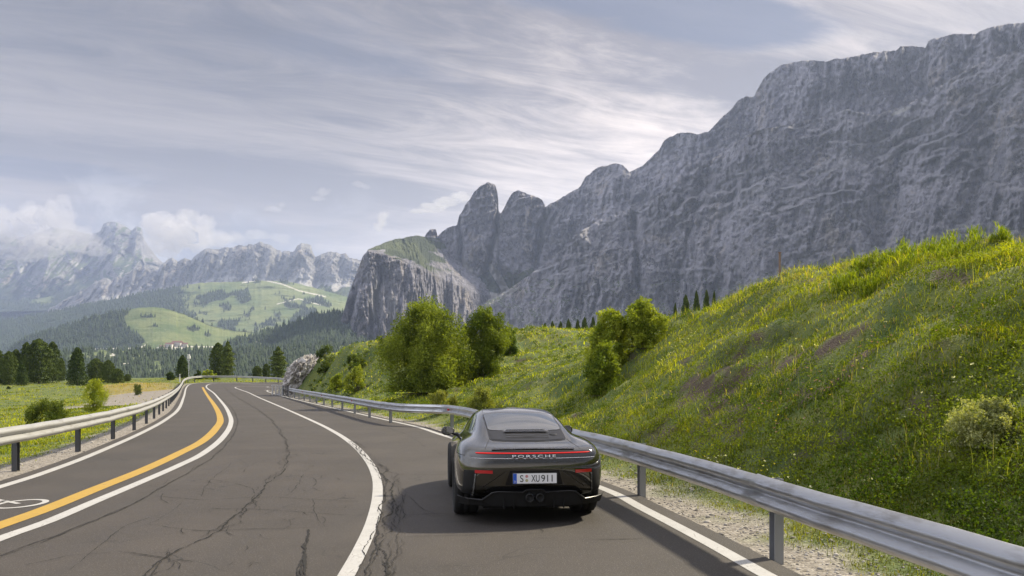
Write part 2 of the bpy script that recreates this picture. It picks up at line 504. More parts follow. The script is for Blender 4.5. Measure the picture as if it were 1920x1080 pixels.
# ---------------------------------------------------------------- ground sheet
def b_ground(t, bs):
    p = t.pos()
    gr = t.attr('gravel').outputs['Fac']; so = t.attr('soil').outputs['Fac']; dry = t.attr('dry').outputs['Fac']
    n = t.noise(p, 0.8, 6, 0.6); n2 = t.noise(p, 7.0, 5, 0.7); n3 = t.noise(p, 0.02, 5, 0.6)
    green = t.mix(t.sstep(n, 0.35, 0.65), (0.052, 0.085, 0.016), (0.13, 0.15, 0.030))
    green = t.mix(t.m('MULTIPLY', t.sstep(n3, 0.4, 0.6), 0.5), green, (0.10, 0.125, 0.035))
    green = t.mix(t.m('MULTIPLY', dry, 0.6), green, t.mix(n2, (0.24, 0.17, 0.055), (0.33, 0.24, 0.09)))
    green = t.mix(so, green, t.mix(n2, (0.030, 0.019, 0.012), (0.085, 0.06, 0.040)))
    vo = t.add('ShaderNodeTexVoronoi'); t.put(vo.inputs['Vector'], p); vo.inputs['Scale'].default_value = 26.0
    vo2 = t.add('ShaderNodeTexVoronoi'); t.put(vo2.inputs['Vector'], p); vo2.inputs['Scale'].default_value = 9.0
    st = t.mix(t.add('ShaderNodeSeparateColor', i0=vo.outputs['Color']).outputs[0], (0.13, 0.115, 0.10), (0.36, 0.335, 0.30))
    st = t.mul(1.0, st, t.mix(n, (0.75, 0.72, 0.68), (1.1, 1.08, 1.05)))
    st = t.mix(t.m('MULTIPLY', t.sstep(n2, 0.55, 0.62), 0.5), st, (0.09, 0.075, 0.055))
    t.put(bs.inputs['Base Color'], t.mix(gr, green, st))
    h = t.m('ADD', t.m('MULTIPLY', vo.outputs['Distance'], -0.8), t.m('MULTIPLY', n2, 0.8))
    t.put(bs.inputs['Normal'], t.bump(h, 0.7, 0.03))


M_ground = mat("ground", rough=0.95, build=b_ground)
_gr = gravel_mask(GX, GY, GD); _so = soil_mask(GX, GY, GD)
_dry = sst(fbm(GX * 0.07, GY * 0.07, 6.0, 3) * 0.5 + np.exp(-((GX + 0.47 * GY) / 5) ** 2 - ((GY - 105) / 30) ** 2) * 1.3, 0.35, 0.7) * (GX < -14)
gm = np_mesh("ground", np.stack([GX, GY, GZ], -1).reshape(-1, 3), grid_faces(*GX.shape),
             attrs={'gravel': _gr.ravel(), 'soil': _so.ravel(), 'dry': np.clip(_dry, 0, 1).ravel()})
tag(link("ground", gm, M_ground), kind='structure')


# ---------------------------------------------------------------- road
def strip(P, Q, nacross=1, lift=0.0, rows=None):
    """loft between two polylines of equal length"""
    t = np.linspace(0, 1, nacross + 1)[None, :, None]
    G = P[:, None, :] * (1 - t) + Q[:, None, :] * t
    Z = zroad(G[..., 1]) + lift
    return np.concatenate([G, Z[..., None]], -1)


def b_asphalt(t, bs):
    p = t.pos()
    n = t.noise(p, 0.45, 5, 0.6); f = t.noise(p, 60.0, 3, 0.7); f2 = t.noise(p, 150.0, 2, 0.6)
    s = t.noise(t.pos((1.6, 0.14, 1)), 1.0, 5, 0.62)
    c = t.mix(t.sstep(n, 0.3, 0.7), (0.031, 0.0255, 0.0215), (0.050, 0.0415, 0.035))
    c = t.mix(t.m('MULTIPLY', t.sstep(s, 0.46, 0.62), 0.6), c, (0.036, 0.031, 0.028))
    c = t.mix(t.sstep(f, 0.54, 0.70), c, (0.14, 0.125, 0.11))
    c = t.mix(t.m('MULTIPLY', t.sstep(f2, 0.58, 0.75), 0.6), c, (0.02, 0.018, 0.017))
    # hairline crazing
    vo = t.add('ShaderNodeTexVoronoi', feature='DISTANCE_TO_EDGE')
    wv = t.add('ShaderNodeVectorMath', operation='ADD', i0=p)
    nw = t.add('ShaderNodeTexNoise'); nw.inputs['Scale'].default_value = 1.4; nw.inputs['Detail'].default_value = 5
    t.put(nw.inputs['Vector'], p); t.put(wv.inputs[1], nw.outputs['Color'])
    t.put(vo.inputs['Vector'], wv.outputs[0]); vo.inputs['Scale'].default_value = 0.62
    e = t.m('SUBTRACT', 1.0, t.sstep(vo.outputs['Distance'], 0.003, 0.010))
    e = t.m('MULTIPLY', e, t.sstep(t.noise(p, 0.5, 3), 0.50, 0.60))
    c = t.mix(t.m('MULTIPLY', e, 0.75), c, (0.012, 0.011, 0.010))
    t.put(bs.inputs['Base Color'], c)
    t.put(bs.inputs['Roughness'], t.m('ADD', 0.62, t.m('MULTIPLY', f, 0.3)))
    t.put(bs.inputs['Normal'], t.bump(f, 0.5, 0.008))


M_asph = mat("asphalt", build=b_asphalt)


def road_mesh():
    # fan of quads between the outer and the inner border; both resampled to the same count with arcs matched by nearest pairing
    A = offset(C_LOUT, 0.32); B = offset(C_RIN, -0.30)
    bm = bmesh.new()
    P = np.vstack([resample(A, 0.9)[0], resample(B, 0.9)[0][::-1]])
    vs = [bm.verts.new((x, y, 0)) for x, y in P]
    es = [bm.edges.new((vs[i], vs[(i + 1) % len(vs)])) for i in range(len(vs))]
    bmesh.ops.triangle_fill(bm, use_beauty=True, use_dissolve=False, edges=es)
    for yy in list(np.arange(50, 140, 2.5)):
        bmesh.ops.bisect_plane(bm, geom=bm.verts[:] + bm.edges[:] + bm.faces[:], plane_co=(0, yy, 0), plane_no=(0, 1, 0))
    for v in bm.verts: v.co.z = float(zroad(v.co.y))
    bmesh.ops.recalc_face_normals(bm, faces=bm.faces[:])
    if sum(f.normal.z for f in bm.faces) < 0: bmesh.ops.reverse_faces(bm, faces=bm.faces[:])
    me = bpy.data.meshes.new("road"); bm.to_mesh(me); bm.free()
    return me


tag(link("road", road_mesh(), M_asph), kind='structure')


def b_paint(col, wear):
    def f(t, bs):
        p = t.pos()
        n = t.noise(p, 3.0, 5, 0.65); f_ = t.noise(p, 55.0, 3, 0.7)
        vo = t.add('ShaderNodeTexVoronoi', feature='DISTANCE_TO_EDGE'); t.put(vo.inputs['Vector'], p); vo.inputs['Scale'].default_value = 5.0
        e = t.m('SUBTRACT', 1.0, t.sstep(vo.outputs['Distance'], 0.004, 0.02))
        e = t.m('MULTIPLY', e, t.sstep(n, 0.50, 0.62))
        c = t.mix(t.sstep(n, 0.3, 0.7), tuple(c_ * 0.86 for c_ in col), col)
        w = t.m('MAXIMUM', t.m('MULTIPLY', e, 0.8), t.m('MULTIPLY', t.sstep(f_, 0.54, 0.68), t.m('MULTIPLY', t.sstep(t.noise(p, 1.3, 5, 0.7), 0.38, 0.62), wear)))
        t.put(bs.inputs['Base Color'], t.mix(w, c, (0.10, 0.09, 0.08)))
        t.put(bs.inputs['Normal'], t.bump(f_, 0.3, 0.004))
    return f


M_white = mat("white road paint", rough=0.6, build=b_paint((0.43, 0.42, 0.405), 0.8))
M_yel = mat("yellow road paint", rough=0.6, build=b_paint((0.42, 0.26, 0.035), 0.7))


def ribbon(name, C, w, m_, lift, lo=None, jit=0.0, kind='structure'):
    C = np.asarray(C); W = np.full(len(C), w / 2) if np.isscalar(w) else np.asarray(w) / 2
    T = np.gradient(C, axis=0); T /= np.linalg.norm(T, axis=1)[:, None] + 1e-9
    N = np.stack([-T[:, 1], T[:, 0]], 1)
    j1 = rng.normal(size=len(C)) * jit; j2 = rng.normal(size=len(C)) * jit
    A = C + N * (W + j1)[:, None]; B = C - N * (W + j2)[:, None]
    G = strip(B, A, 1, lift)
    me = np_mesh(name, G.reshape(-1, 3), grid_faces(len(C), 2), smooth=False)
    o = link(name, me, m_)
    return tag(o, kind=kind)


def sub(C, ylo=None): return C


ribbon("edge_line", C_LOUT, 0.17, M_white, 0.004)
ribbon("lane_line", C_W2, 0.17, M_white, 0.0045)
ribbon("yellow_line", C_YEL, 0.25, M_yel, 0.004)
ribbon("centre_line", C_W3, 0.15, M_white, 0.004)
ribbon("edge_line", C_RIN, 0.16, M_white, 0.004)
# bicycle symbol at the left border: a wheel and a piece of the frame
th = np.linspace(0, 2 * math.pi, 49)
bc = gp(38, 945)
ring = np.stack([bc[0] + 0.27 * np.cos(th), bc[1] + 0.36 * np.sin(th)], 1)
bars = [np.array([[bc[0] - 0.02, bc[1]], [bc[0] - 0.75, bc[1] + 0.5]]), np.array([[bc[0] - 0.35, bc[1] + 0.26], [bc[0] - 0.75, bc[1] - 0.25]])]
ribbon("cycle_symbol", ring, 0.08, M_white, 0.005)
for b_ in bars: ribbon("cycle_symbol", resample(b_, 0.1)[0], 0.07, M_white, 0.0062)
ring2 = ring + np.array([-1.05, 0.0]); ribbon("cycle_symbol", ring2, 0.08, M_white, 0.005)

# cracks: thin dark ragged strips
M_crack = mat("crack", (0.010, 0.009, 0.008), 0.95)
M_patch = mat("worn asphalt edge", rough=0.9, build=lambda t, bs: t.put(bs.inputs['Base Color'], t.mix(t.sstep(t.noise(t.pos(), 30.0, 4, 0.7), 0.35, 0.65), (0.10, 0.09, 0.08), (0.19, 0.17, 0.15))))
S8 = 2.2326


def c8(pts): return [gp(max(x / S8, -300), 680 + y / S8) for x, y in pts]


def crack(pts, w=0.02, jit=0.03, branches=0, seed=0, patchy=0.0):
    r = np.random.default_rng(seed)
    P = resample(catmull(pts, 10), 0.035 if w > 0.012 else 0.05)[0]
    n = len(P)
    s = np.arange(n) * 0.035
    off = (fbm(s * 0.9, seed * 3.1, 0.5, 3) * 5 + fbm(s * 4.5, seed * 3.1, 2.5, 4, gain=0.6) * 1.5) * jit + r.normal(size=n) * jit * 0.10
    C = offset(P, 0)
    T = np.gradient(P, axis=0); T /= np.linalg.norm(T, axis=1)[:, None] + 1e-9
    N = np.stack([-T[:, 1], T[:, 0]], 1); C = P + N * off[:, None]
    W = w * np.clip(0.55 + 1.1 * fbm(s * 2.3, seed * 1.7, 9.0, 3) + r.normal(size=n) * 0.22, 0.10, 2.0)
    if patchy: W = W * sst(fbm(s * 0.5, seed, 4.0, 2), -patchy, 0.2)
    W[0] = W[-1] = 0.001
    return C, W


def add_cracks(name, items, lift):
    Vs = []; Fs = []; o = 0
    for k, (C, W) in enumerate(items):
        T = np.gradient(C, axis=0); T /= np.linalg.norm(T, axis=1)[:, None] + 1e-9
        N = np.stack([-T[:, 1], T[:, 0]], 1)
        G = strip(C - N * W[:, None] / 2, C + N * W[:, None] / 2, 1, lift + 0.00012 * (k % 12)).reshape(-1, 3)
        Vs.append(G); Fs.append(grid_faces(len(C), 2) + o); o += len(G)
    return tag(link(name, np_mesh(name, np.vstack(Vs), np.vstack(Fs), smooth=False), M_crack), kind='structure')


items = []
longc = c8([(945, 108), (1000, 150), (1060, 185), (1130, 235), (1185, 310), (1205, 370), (1185, 450), (1130, 500), (1070, 560), (1000, 640), (900, 710), (850, 740), (720, 800), (640, 860), (600, 900)])
for k in range(3): items.append(crack(longc, 0.030 if k == 0 else 0.014, 0.022 + 0.02 * k, seed=k, patchy=0.0 if k == 0 else 0.4))
right = c8([(1480, 330), (1540, 395), (1600, 450), (1635, 520), (1632, 600), (1612, 700), (1592, 790), (1560, 900)])
for k in range(6): items.append(crack([(x + 0.05 * (k - 2.5), y) for x, y in right], 0.030 if k in (1, 3) else 0.014, 0.022 + 0.006 * k, seed=20 + k, patchy=0.7 if k < 4 else 0.25))
right2 = c8([(1640, 480), (1680, 530), (1690, 610), (1670, 690), (1640, 780), (1630, 900)])
for k in range(3): items.append(crack(right2, 0.011, 0.028, seed=30 + k, patchy=0.4))
left = c8([(900, 125), (960, 180), (992, 230), (988, 280), (940, 350), (850, 425), (700, 510), (550, 595), (300, 700), (0, 808), (-200, 880)])
for k in range(2): items.append(crack(left, 0.022 if k == 0 else 0.012, 0.010 + 0.01 * k, seed=40 + k))
tr = [[(640, 560), (850, 575), (1100, 565), (1500, 582)], [(880, 612), (1150, 620), (1500, 640)], [(620, 680), (850, 705), (1100, 700), (1380, 690)],
      [(470, 795), (620, 810), (830, 835)], [(1690, 640), (1860, 632)], [(1650, 470), (1870, 470)], [(100, 850), (300, 810), (470, 795)], [(880, 490), (980, 505), (1060, 530), (1070, 548)],
      [(1270, 470), (1240, 520), (1220, 545)], [(420, 690), (620, 680), (760, 590)], [(850, 560), (880, 500), (960, 420)], [(1000, 405), (1040, 430), (1020, 460)], [(950, 400), (1180, 405)],
      [(1000, 450), (1100, 410), (1220, 400)], [(1380, 690), (1320, 620), (1310, 570)], [(1100, 640), (1180, 610), (1400, 540)], [(300, 870), (500, 700), (620, 650)],
      [(1640, 280), (1700, 300), (1780, 350), (1860, 390)], [(1480, 220), (1700, 300)], [(1700, 560), (1760, 610), (1850, 640)]]
for k, q in enumerate(tr): items.append(crack(c8(q), 0.016 if k < 9 else 0.009, 0.02, seed=60 + k))
wide = c8([(1292, 700), (1285, 760), (1278, 820), (1270, 900)])
for k in range(3): items.append(crack(wide, 0.045, 0.016, seed=90 + k, patchy=0.5))
items.append(crack([gp(1000, 1009), gp(1080, 1012), gp(1220, 1010)], 0.012, 0.012, seed=95))
items.append(crack([gp(760, 1007), gp(900, 1003), gp(1010, 1000), gp(1014, 992)], 0.012, 0.012, seed=96))
r5 = np.random.default_rng(5)
for k in range(34):   # short random bits inside the crazed zones
    x = r5.uniform(700, 1450); y = r5.uniform(400, 860) if x < 1150 else r5.uniform(380, 700); a = r5.uniform(0, 6.28); l = r5.uniform(20, 90)
    items.append(crack(c8([(x, y), (x + l * math.cos(a) * 0.5, y + l * math.sin(a) * 0.3), (x + l * math.cos(a + 0.5), y + l * 0.55 * math.sin(a + 0.5))]), 0.010, 0.012, seed=100 + k))
add_cracks("road_cracks", items, 0.0075)
# brighter worn seam right of the double line
seam = offset(resample(C_W2, 0.35)[0], -0.20)


# ---------------------------------------------------------------- guardrails
def b_galv(t, bs):
    p = t.pos(); n = t.noise(p, 9.0, 4, 0.6); n2 = t.noise(t.pos((1, 1, 6)), 2.5, 4, 0.6)
    t.put(bs.inputs['Base Color'], t.mix(t.sstep(n2, 0.45, 0.7), (0.50, 0.51, 0.53), (0.34, 0.335, 0.33)))
    t.put(bs.inputs['Roughness'], t.m('ADD', 0.24, t.m('MULTIPLY', n, 0.22)))


M_galv = mat("galvanised steel", metal=0.88, build=b_galv)
M_galvw = mat("weathered galvanised steel", metal=0.35, rough=0.5, build=lambda t, bs: t.put(bs.inputs['Base Color'], t.mix(t.sstep(t.noise(t.pos((1, 1, 4)), 1.6, 6, 0.7), 0.5, 0.75), (0.36, 0.36, 0.355), (0.20, 0.185, 0.16))))
M_post = mat("steel post", (0.30, 0.31, 0.33), 0.5, 0.5)
M_postd = mat("dark steel post", (0.085, 0.09, 0.10), 0.6, 0.3)
M_red = mat("red reflector", (0.55, 0.01, 0.015), 0.25)
WB = [(0.00, 0.31), (0.012, 0.308), (0.035, 0.290), (0.075, 0.262), (0.083, 0.245), (0.083, 0.225), (0.075, 0.208), (0.02, 0.172), (0.008, 0.155), (0.02, 0.138), (0.075, 0.102), (0.083, 0.085), (0.083, 0.065), (0.075, 0.048), (0.035, 0.020), (0.012, 0.002), (0.0, 0.0)]


def sm_path(C, step):
    P = resample(C, step)[0]
    return P


def guardrail(C, side, top, label, mbeam, mpost, post_w, refl=0, gauge=4.0, phase=0.0, block=False, zf=None):
    """C: post line, side=+1 means the beam stands to the left of the travelled direction"""
    P0, s0 = resample(C, 0.05)
    sv = np.unique(np.round(np.r_[np.arange(0, s0[-1], 0.5), np.arange(phase + 0.15, s0[-1], gauge), np.arange(phase + 0.162, s0[-1], gauge)], 3))
    P = np.stack([np.interp(sv, s0, P0[:, k]) for k in (0, 1)], 1)
    lap = ((sv - phase - 0.156) / gauge) % 1.0
    root = empty("guardrail", (P[0, 0], P[0, 1], float(zroad(P[0, 1]))))
    tag(root, label, "guardrail", "guardrails along the road")
    o0 = np.array(root.location)
    T0 = np.gradient(P0, axis=0); T0 /= np.linalg.norm(T0, axis=1)[:, None]
    T = np.stack([np.interp(sv, s0, T0[:, k]) for k in (0, 1)], 1)
    N = np.stack([-T[:, 1], T[:, 0]], 1) * side
    N = N * (1 + (0.012 * lap + 0.004 * rng.normal(size=len(sv)))[:, None] / 0.14)
    z0 = zroad(P[:, 1]) + 0.006 * rng.normal(size=len(sv)) * 0.5
    prof = np.array(WB + [(d - 0.004, z) for d, z in WB[::-1]])
    G = np.empty((len(P), len(prof), 3))
    for j, (d, z) in enumerate(prof):
        G[:, j, :2] = P + N * (0.10 + d); G[:, j, 2] = z0 + top - 0.31 + z
    me = np_mesh("beam", G.reshape(-1, 3) - o0, grid_faces(len(P), len(prof), wrap=True))
    beam = link("beam", me, mbeam, root)
    # posts
    Q, s = resample(C, 0.02)
    T2 = np.gradient(Q, axis=0); T2 /= np.linalg.norm(T2, axis=1)[:, None]
    N2 = np.stack([-T2[:, 1], T2[:, 0]], 1) * side
    k = int(phase / 0.02); step = int(gauge / 0.02); c = 0; pm = None
    while k < len(Q):
        x, y = Q[k]; z = float(zroad(y)); ang = math.atan2(N2[k, 1], N2[k, 0])
        if pm is None:
            bm = bmesh.new()
            def bx(cx, cy, cz, sx, sy, sz):
                r = bmesh.ops.create_cube(bm, size=1)
                bmesh.ops.scale(bm, verts=r['verts'], vec=(sx, sy, sz)); bmesh.ops.translate(bm, verts=r['verts'], vec=(cx, cy, cz))
            h = top - 0.02
            bx(-0.045, 0, h / 2 - 0.25, 0.006, post_w, h + 0.5)          # web of a C section post
            bx(0.0, post_w / 2, h / 2 - 0.25, 0.09, 0.006, h + 0.5); bx(0.0, -post_w / 2, h / 2 - 0.25, 0.09, 0.006, h + 0.5)
            if block: bx(0.072, 0, top - 0.155, 0.05, 0.15, 0.25)
            else: bx(0.072, 0, top - 0.155, 0.05, 0.07, 0.12)
            pm = bpy.data.meshes.new("post"); bm.to_mesh(pm); bm.free(); pm.materials.append(mpost)
            bb = bmesh.new(); r = bmesh.ops.create_uvsphere(bb, u_segments=8, v_segments=5, radius=0.018)
            bmesh.ops.scale(bb, verts=r['verts'], vec=(0.5, 1, 1)); bt = bpy.data.meshes.new("bolt"); bb.to_mesh(bt); bb.free(); bt.materials.append(mpost)
            br = bmesh.new()
            v = [br.verts.new(q) for q in [(0, -0.045, -0.05), (0, 0.045, -0.05), (0, 0.045, 0.05), (0, -0.045, 0.05), (0.035, -0.03, -0.035), (0.035, 0.03, -0.035), (0.035, 0.03, 0.035), (0.035, -0.03, 0.035)]]
            for f in [(4, 5, 6, 7), (0, 1, 5, 4), (1, 2, 6, 5), (2, 3, 7, 6), (3, 0, 4, 7)]: br.faces.new([v[i] for i in f])
            rm = bpy.data.meshes.new("reflector"); br.to_mesh(rm); br.free(); rm.materials.append(M_red)
        po = link("post", pm, None, root); po.location = (x - o0[0], y - o0[1], z - o0[2]); po.rotation_euler = (0, 0, ang)
        if y < 60:
            b = link("bolt", bt, None, root); b.location = (x + N2[k, 0] * 0.112 - o0[0], y + N2[k, 1] * 0.112 - o0[1], z + top - 0.155 - o0[2]); b.rotation_euler = (0, 0, ang)
        if refl and c % 3 == refl % 3:
            d = 0.122
            b = link("reflector", rm, None, root); b.location = (x + N2[k, 0] * d - o0[0], y + N2[k, 1] * d - o0[1], z + top - 0.155 - o0[2]); b.rotation_euler = (0, 0, ang)
        k += step; c += 1
    return root


guardrail(C_RR, +1, 0.76, "grey steel guardrail with red reflectors on the right, below the grassy bank", M_galv, M_post, 0.10, refl=1, phase=1.55)
guardrail(C_RL, -1, 0.80, "long pale weathered guardrail on dark posts round the outside of the bend", M_galvw, M_postd, 0.13, phase=1.0, block=True)

# low barrier end at the inside of the bend
ex, ey = gp(520, 741); ez = float(zroad(ey)); rx, ry = C_RR[-1]
root = empty("barrier_end", (ex, ey, ez)); tag(root, "small grey slatted barrier end beyond the last post of the right guardrail", "barrier")
def boxm(name, cx, cy, cz, sx, sy, sz, m_, parent, bev=0.0, rz=0.0):
    bm = bmesh.new(); r = bmesh.ops.create_cube(bm, size=1)
    bmesh.ops.scale(bm, verts=r['verts'], vec=(sx, sy, sz))
    if bev: bmesh.ops.bevel(bm, geom=bm.edges[:], offset=bev, segments=2, affect='EDGES')
    if rz: bmesh.ops.rotate(bm, verts=bm.verts[:], cent=(0, 0, 0), matrix=Matrix.Rotation(rz, 3, 'Z'))
    bmesh.ops.translate(bm, verts=bm.verts[:], vec=(cx, cy, cz))
    me = bpy.data.meshes.new(name); bm.to_mesh(me); bm.free()
    return link(name, me, m_, parent)
for i in range(4): boxm("slat", -0.45 + i * 0.28, 0.1 * i, 0.42, 0.13, 0.05, 0.95, M_galv, root, 0.01)
boxm("top_bar", 0.0, 0.05, 0.93, 1.15, 0.08, 0.08, M_galv, root, 0.01)
vx, vy = rx - ex, ry - ey; L_ = math.hypot(vx, vy); an = math.atan2(vy, vx)
for zz in (0.62, 0.78): boxm("rope", vx / 2, vy / 2, zz, L_, 0.035, 0.035, M_post, root, 0.0, an)
for q in (0.45, 0.8): boxm("post", vx * q, vy * q, 0.4, 0.09, 0.09, 0.95, M_postd, root, 0.01)


# ---------------------------------------------------------------- mountains and far hills
def relief(name, sky, base, cols, rows, prof, disp, rough_sky=1.5, back=(0.25, 0.7), foot=0.15):
    sky = np.array(sky, float); base = np.array(base, float)
    px = np.linspace(sky[0, 0], sky[-1, 0], cols)
    # slightly rounded interpolation of the traced crest
    ps = np.interp(px, sky[:, 0], sky[:, 1]); ds = np.interp(px, sky[:, 0], sky[:, 2])
    pb = np.interp(px, base[:, 0], base[:, 1]); db = np.interp(px, base[:, 0], base[:, 2])
    xw = (px - 960) / F * ds
    sc = rough_sky * ds / F
    zs_n = (fbm(xw / (26 * ds / 2000), 0.7, 3.0, 6, gain=0.72)) * sc * 4.0
    v = np.linspace(0, 1, rows)[:, None]
    zt = CAMH + (HOR - ps) / F * ds + zs_n
    zb = CAMH + (HOR - pb) / F * db
    D = db + (ds - db) * prof(v, px[None, :])
    # straight in photo rows, so that the traced foot and crest are kept
    rt = (zt - CAMH) / ds; rb = (zb - CAMH) / db
    R = rb + (rt - rb) * v
    X = (px[None, :] - 960) / F * D; Z = CAMH + R * D
    D2 = D + disp(X, D, Z, v + 0 * X, px[None, :] + 0 * X)
    Xr = (px[None, :] - 960) / F; Zr = R
    X = Xr * D2; Z = CAMH + Zr * D2; Y = D2
    # behind the crest the ground falls away
    hb = (zt - np.minimum(zb, zt - 5)); bk = []
    for q in (0.06, 0.25, 0.6, 1.0):
        d3 = Y[-1] + hb * back[0] * q * 3; bk.append(np.stack([Xr[0] * d3, d3, Z[-1] - hb * back[1] * q], -1))
    ft = []
    for q in (1.0,):
        d3 = Y[0] * (1 - foot); ft.append(np.stack([Xr[0] * d3, d3, Z[0] - np.abs(Z[0]) * 0 - 60 * q], -1))
    G = np.concatenate([np.stack(ft), np.stack([X, Y, Z], -1), np.stack(bk)], 0)
    gu = np.gradient(G, axis=1); gv = np.gradient(G, axis=0)
    N = np.cross(gu, gv); N /= np.linalg.norm(N, axis=2)[..., None] + 1e-9
    N *= np.sign(N[..., 2:3] + 1e-9)
    vv = np.concatenate([np.zeros((1, cols)), v + 0 * X, np.ones((4, cols))], 0)
    return G, N, np.broadcast_to(px[None, :], vv.shape), vv


def rock_disp(k=1.0, gull=(), strata=1.0):
    def f(X, D, Z, v, px):
        S = np.r_[0, np.cumsum(np.hypot(np.diff(X[-1]), np.diff(D[-1])))][None, :] + 0 * X
        wz = fbm(S / 300, Z / 300, 1.0, 3) * 60
        big = fbm(S / 280, Z / 700, 2.0, 3) * 85
        but = fbm((S + wz) / 120, Z / 420, 4.0, 5, ridge=True, gain=0.6) * -60
        med = fbm((S + wz * 0.7) / 42, Z / 130, 6.0, 5, ridge=True, gain=0.68) * -36
        dia = fbm((S * 0.8 + Z * 0.6) / 60, (Z * 0.8 - S * 0.6) / 22, 8.0, 4) * 6
        fine = fbm(S / 13, Z / 19, 9.0, 5, gain=0.65) * 20
        zz = Z / 75 + fbm(S / 260, Z / 160, 11.0, 5, gain=0.6) * 2.6 - S * 0.0050
        fr = zz - np.floor(zz); st = (sst(fr, 0.0, 0.22) - fr) * 24 * strata * (0.4 + 1.2 * sst(fbm(S / 400, Z / 250, 17.0, 3), -0.3, 0.4))
        e = sst(v, 0, 0.04)
        am_ = 0.35 + 1.3 * sst(fbm(S / 350, Z / 300, 15.0, 3), -0.35, 0.45)
        o = (big * 1.3 + but * am_ + med * am_ + dia + fine + st) * k
        for (x0, y0, x1, y1, w, a) in gull:
            py = HOR - (Z - CAMH) / D * F
            t_ = (py - y0) / (y1 - y0); xc = x0 + (x1 - x0) * t_ + 12 * fbm(py / 45, x0, 1.0, 5)
            o = o + a * np.exp(-((px - xc) / w) ** 2) * sst(t_, -0.05, 0.05) * (1 - sst(t_, 0.85, 1.1))
        return o * e
    return f


def b_rock(dark, light, tan, hz, tanamt=0.5, sc=1.0):
    def f(t, bs):
        p = t.pos(); ps_ = t.pos((1, 1, 0.36))
        n = t.noise(p, 0.006 * sc, 7, 0.62); s = t.noise(ps_, 0.013 * sc, 11, 0.74, 0.6); f_ = t.noise(p, 0.07 * sc, 7, 0.80)
        tn = t.noise(t.pos((1, 1, 0.55)), 0.012 * sc, 7, 0.68, 0.4)
        lg = t.noise(t.pos((0.45, 0.45, 1.3)), 0.008 * sc, 8, 0.72, 0.6)
        c = t.mix(t.sstep(s, 0.42, 0.57), dark, light)
        c = t.mix(t.m('MULTIPLY', t.sstep(n, 0.42, 0.58), 0.45), c, light)
        c = t.mix(t.m('MULTIPLY', t.sstep(tn, 0.55, 0.64), tanamt * 1.25), c, tan)
        c = t.mix(t.m('MULTIPLY', t.sstep(f_, 0.53, 0.66), 0.60), c, tuple(min(q * 1.55, .9) for q in light))
        c = t.mix(t.m('MULTIPLY', t.m('SUBTRACT', 1.0, t.sstep(f_, 0.36, 0.48)), 0.75), c, tuple(q * 0.42 for q in dark))
        # joints: ragged, mostly upright cracks at two sizes
        nw = t.add('ShaderNodeTexNoise'); nw.inputs['Scale'].default_value = 0.02 * sc; nw.inputs['Detail'].default_value = 6; nw.inputs['Roughness'].default_value = 0.7
        t.put(nw.inputs['Vector'], p)
        sc_ = t.add('ShaderNodeVectorMath', operation='SCALE', i0=nw.outputs['Color']); sc_.inputs['Scale'].default_value = 70.0 / sc
        for k, (fz, q, w, am) in enumerate(((0.35, 0.0062, 0.022, 0.85), (0.45, 0.017, 0.034, 0.70))):
            ad = t.add('ShaderNodeVectorMath', operation='ADD', i0=t.pos((1, 1, fz)), i1=sc_.outputs[0])
            vo = t.add('ShaderNodeTexVoronoi', feature='DISTANCE_TO_EDGE'); t.put(vo.inputs['Vector'], ad.outputs[0]); vo.inputs['Scale'].default_value = q * sc
            e = t.m('SUBTRACT', 1.0, t.sstep(vo.outputs['Distance'], 0.0, w * 1.8))
            e = t.m('MULTIPLY', e, t.sstep(tn if k else s, 0.40, 0.60))
            c = t.mix(t.m('MULTIPLY', e, am), c, tuple(v * 0.38 for v in dark))
        wst = t.noise(t.pos((1, 1, 0.07)), 0.020 * sc, 5, 0.6, 0.3); c = t.mix(t.m('MULTIPLY', t.sstep(wst, 0.50, 0.64), 0.42), c, tuple(v * 0.62 for v in dark))
        lgm = t.m('MULTIPLY', t.sstep(lg, 0.58, 0.66), 0.38)
        c = t.mix(lgm, c, (0.50, 0.485, 0.48))
        veg = t.attr('veg').outputs['Fac']; scr = t.attr('scree').outputs['Fac']
        c = t.mix(scr, c, t.mix(f_, (0.42, 0.41, 0.40), (0.62, 0.60, 0.57)))
        vg = t.sstep(t.m('ADD', veg, t.m('MULTIPLY', t.m('SUBTRACT', f_, 0.5), 1.1)), 0.35, 0.6)
        c = t.mix(vg, c, t.mix(t.sstep(n, 0.4, 0.6), (0.055, 0.080, 0.035), (0.13, 0.16, 0.07)))
        fo = t.attr('forest').outputs['Fac']
        c = t.mix(fo, c, t.mix(f_, (0.012, 0.025, 0.014), (0.03, 0.05, 0.022)))
        t.put(bs.inputs['Base Color'], c)
        h = t.m('ADD', t.m('MULTIPLY', s, 1.2), f_)
        t.put(bs.inputs['Normal'], t.bump(h, 1.0, hz))
    return f


M_rock = mat("dolomite rock", rough=0.95, build=b_rock((0.215, 0.207, 0.246), (0.44, 0.425, 0.482), (0.50, 0.43, 0.36), 22.0))
M_rockf = mat("far dolomite rock", rough=0.95, build=b_rock((0.17, 0.165, 0.175), (0.33, 0.32, 0.31), (0.46, 0.38, 0.30), 30.0, 0.6, 0.35))


def add_relief(name, GN, m_, veg=None, scree=None, forest=None, label=None):
    G, N, px, vv = GN; sh = G.shape[:2]
    z = np.zeros(sh)
    me = np_mesh(name, G.reshape(-1, 3), grid_faces(*sh), attrs={'veg': (veg if veg is not None else z).ravel(), 'scree': (scree if scree is not None else z).ravel(), 'forest': (forest if forest is not None else z).ravel()})
    o = link(name, me, m_); return tag(o, kind='structure')


def PYof(G): return HOR - (G[..., 2] - CAMH) / G[..., 1] * F


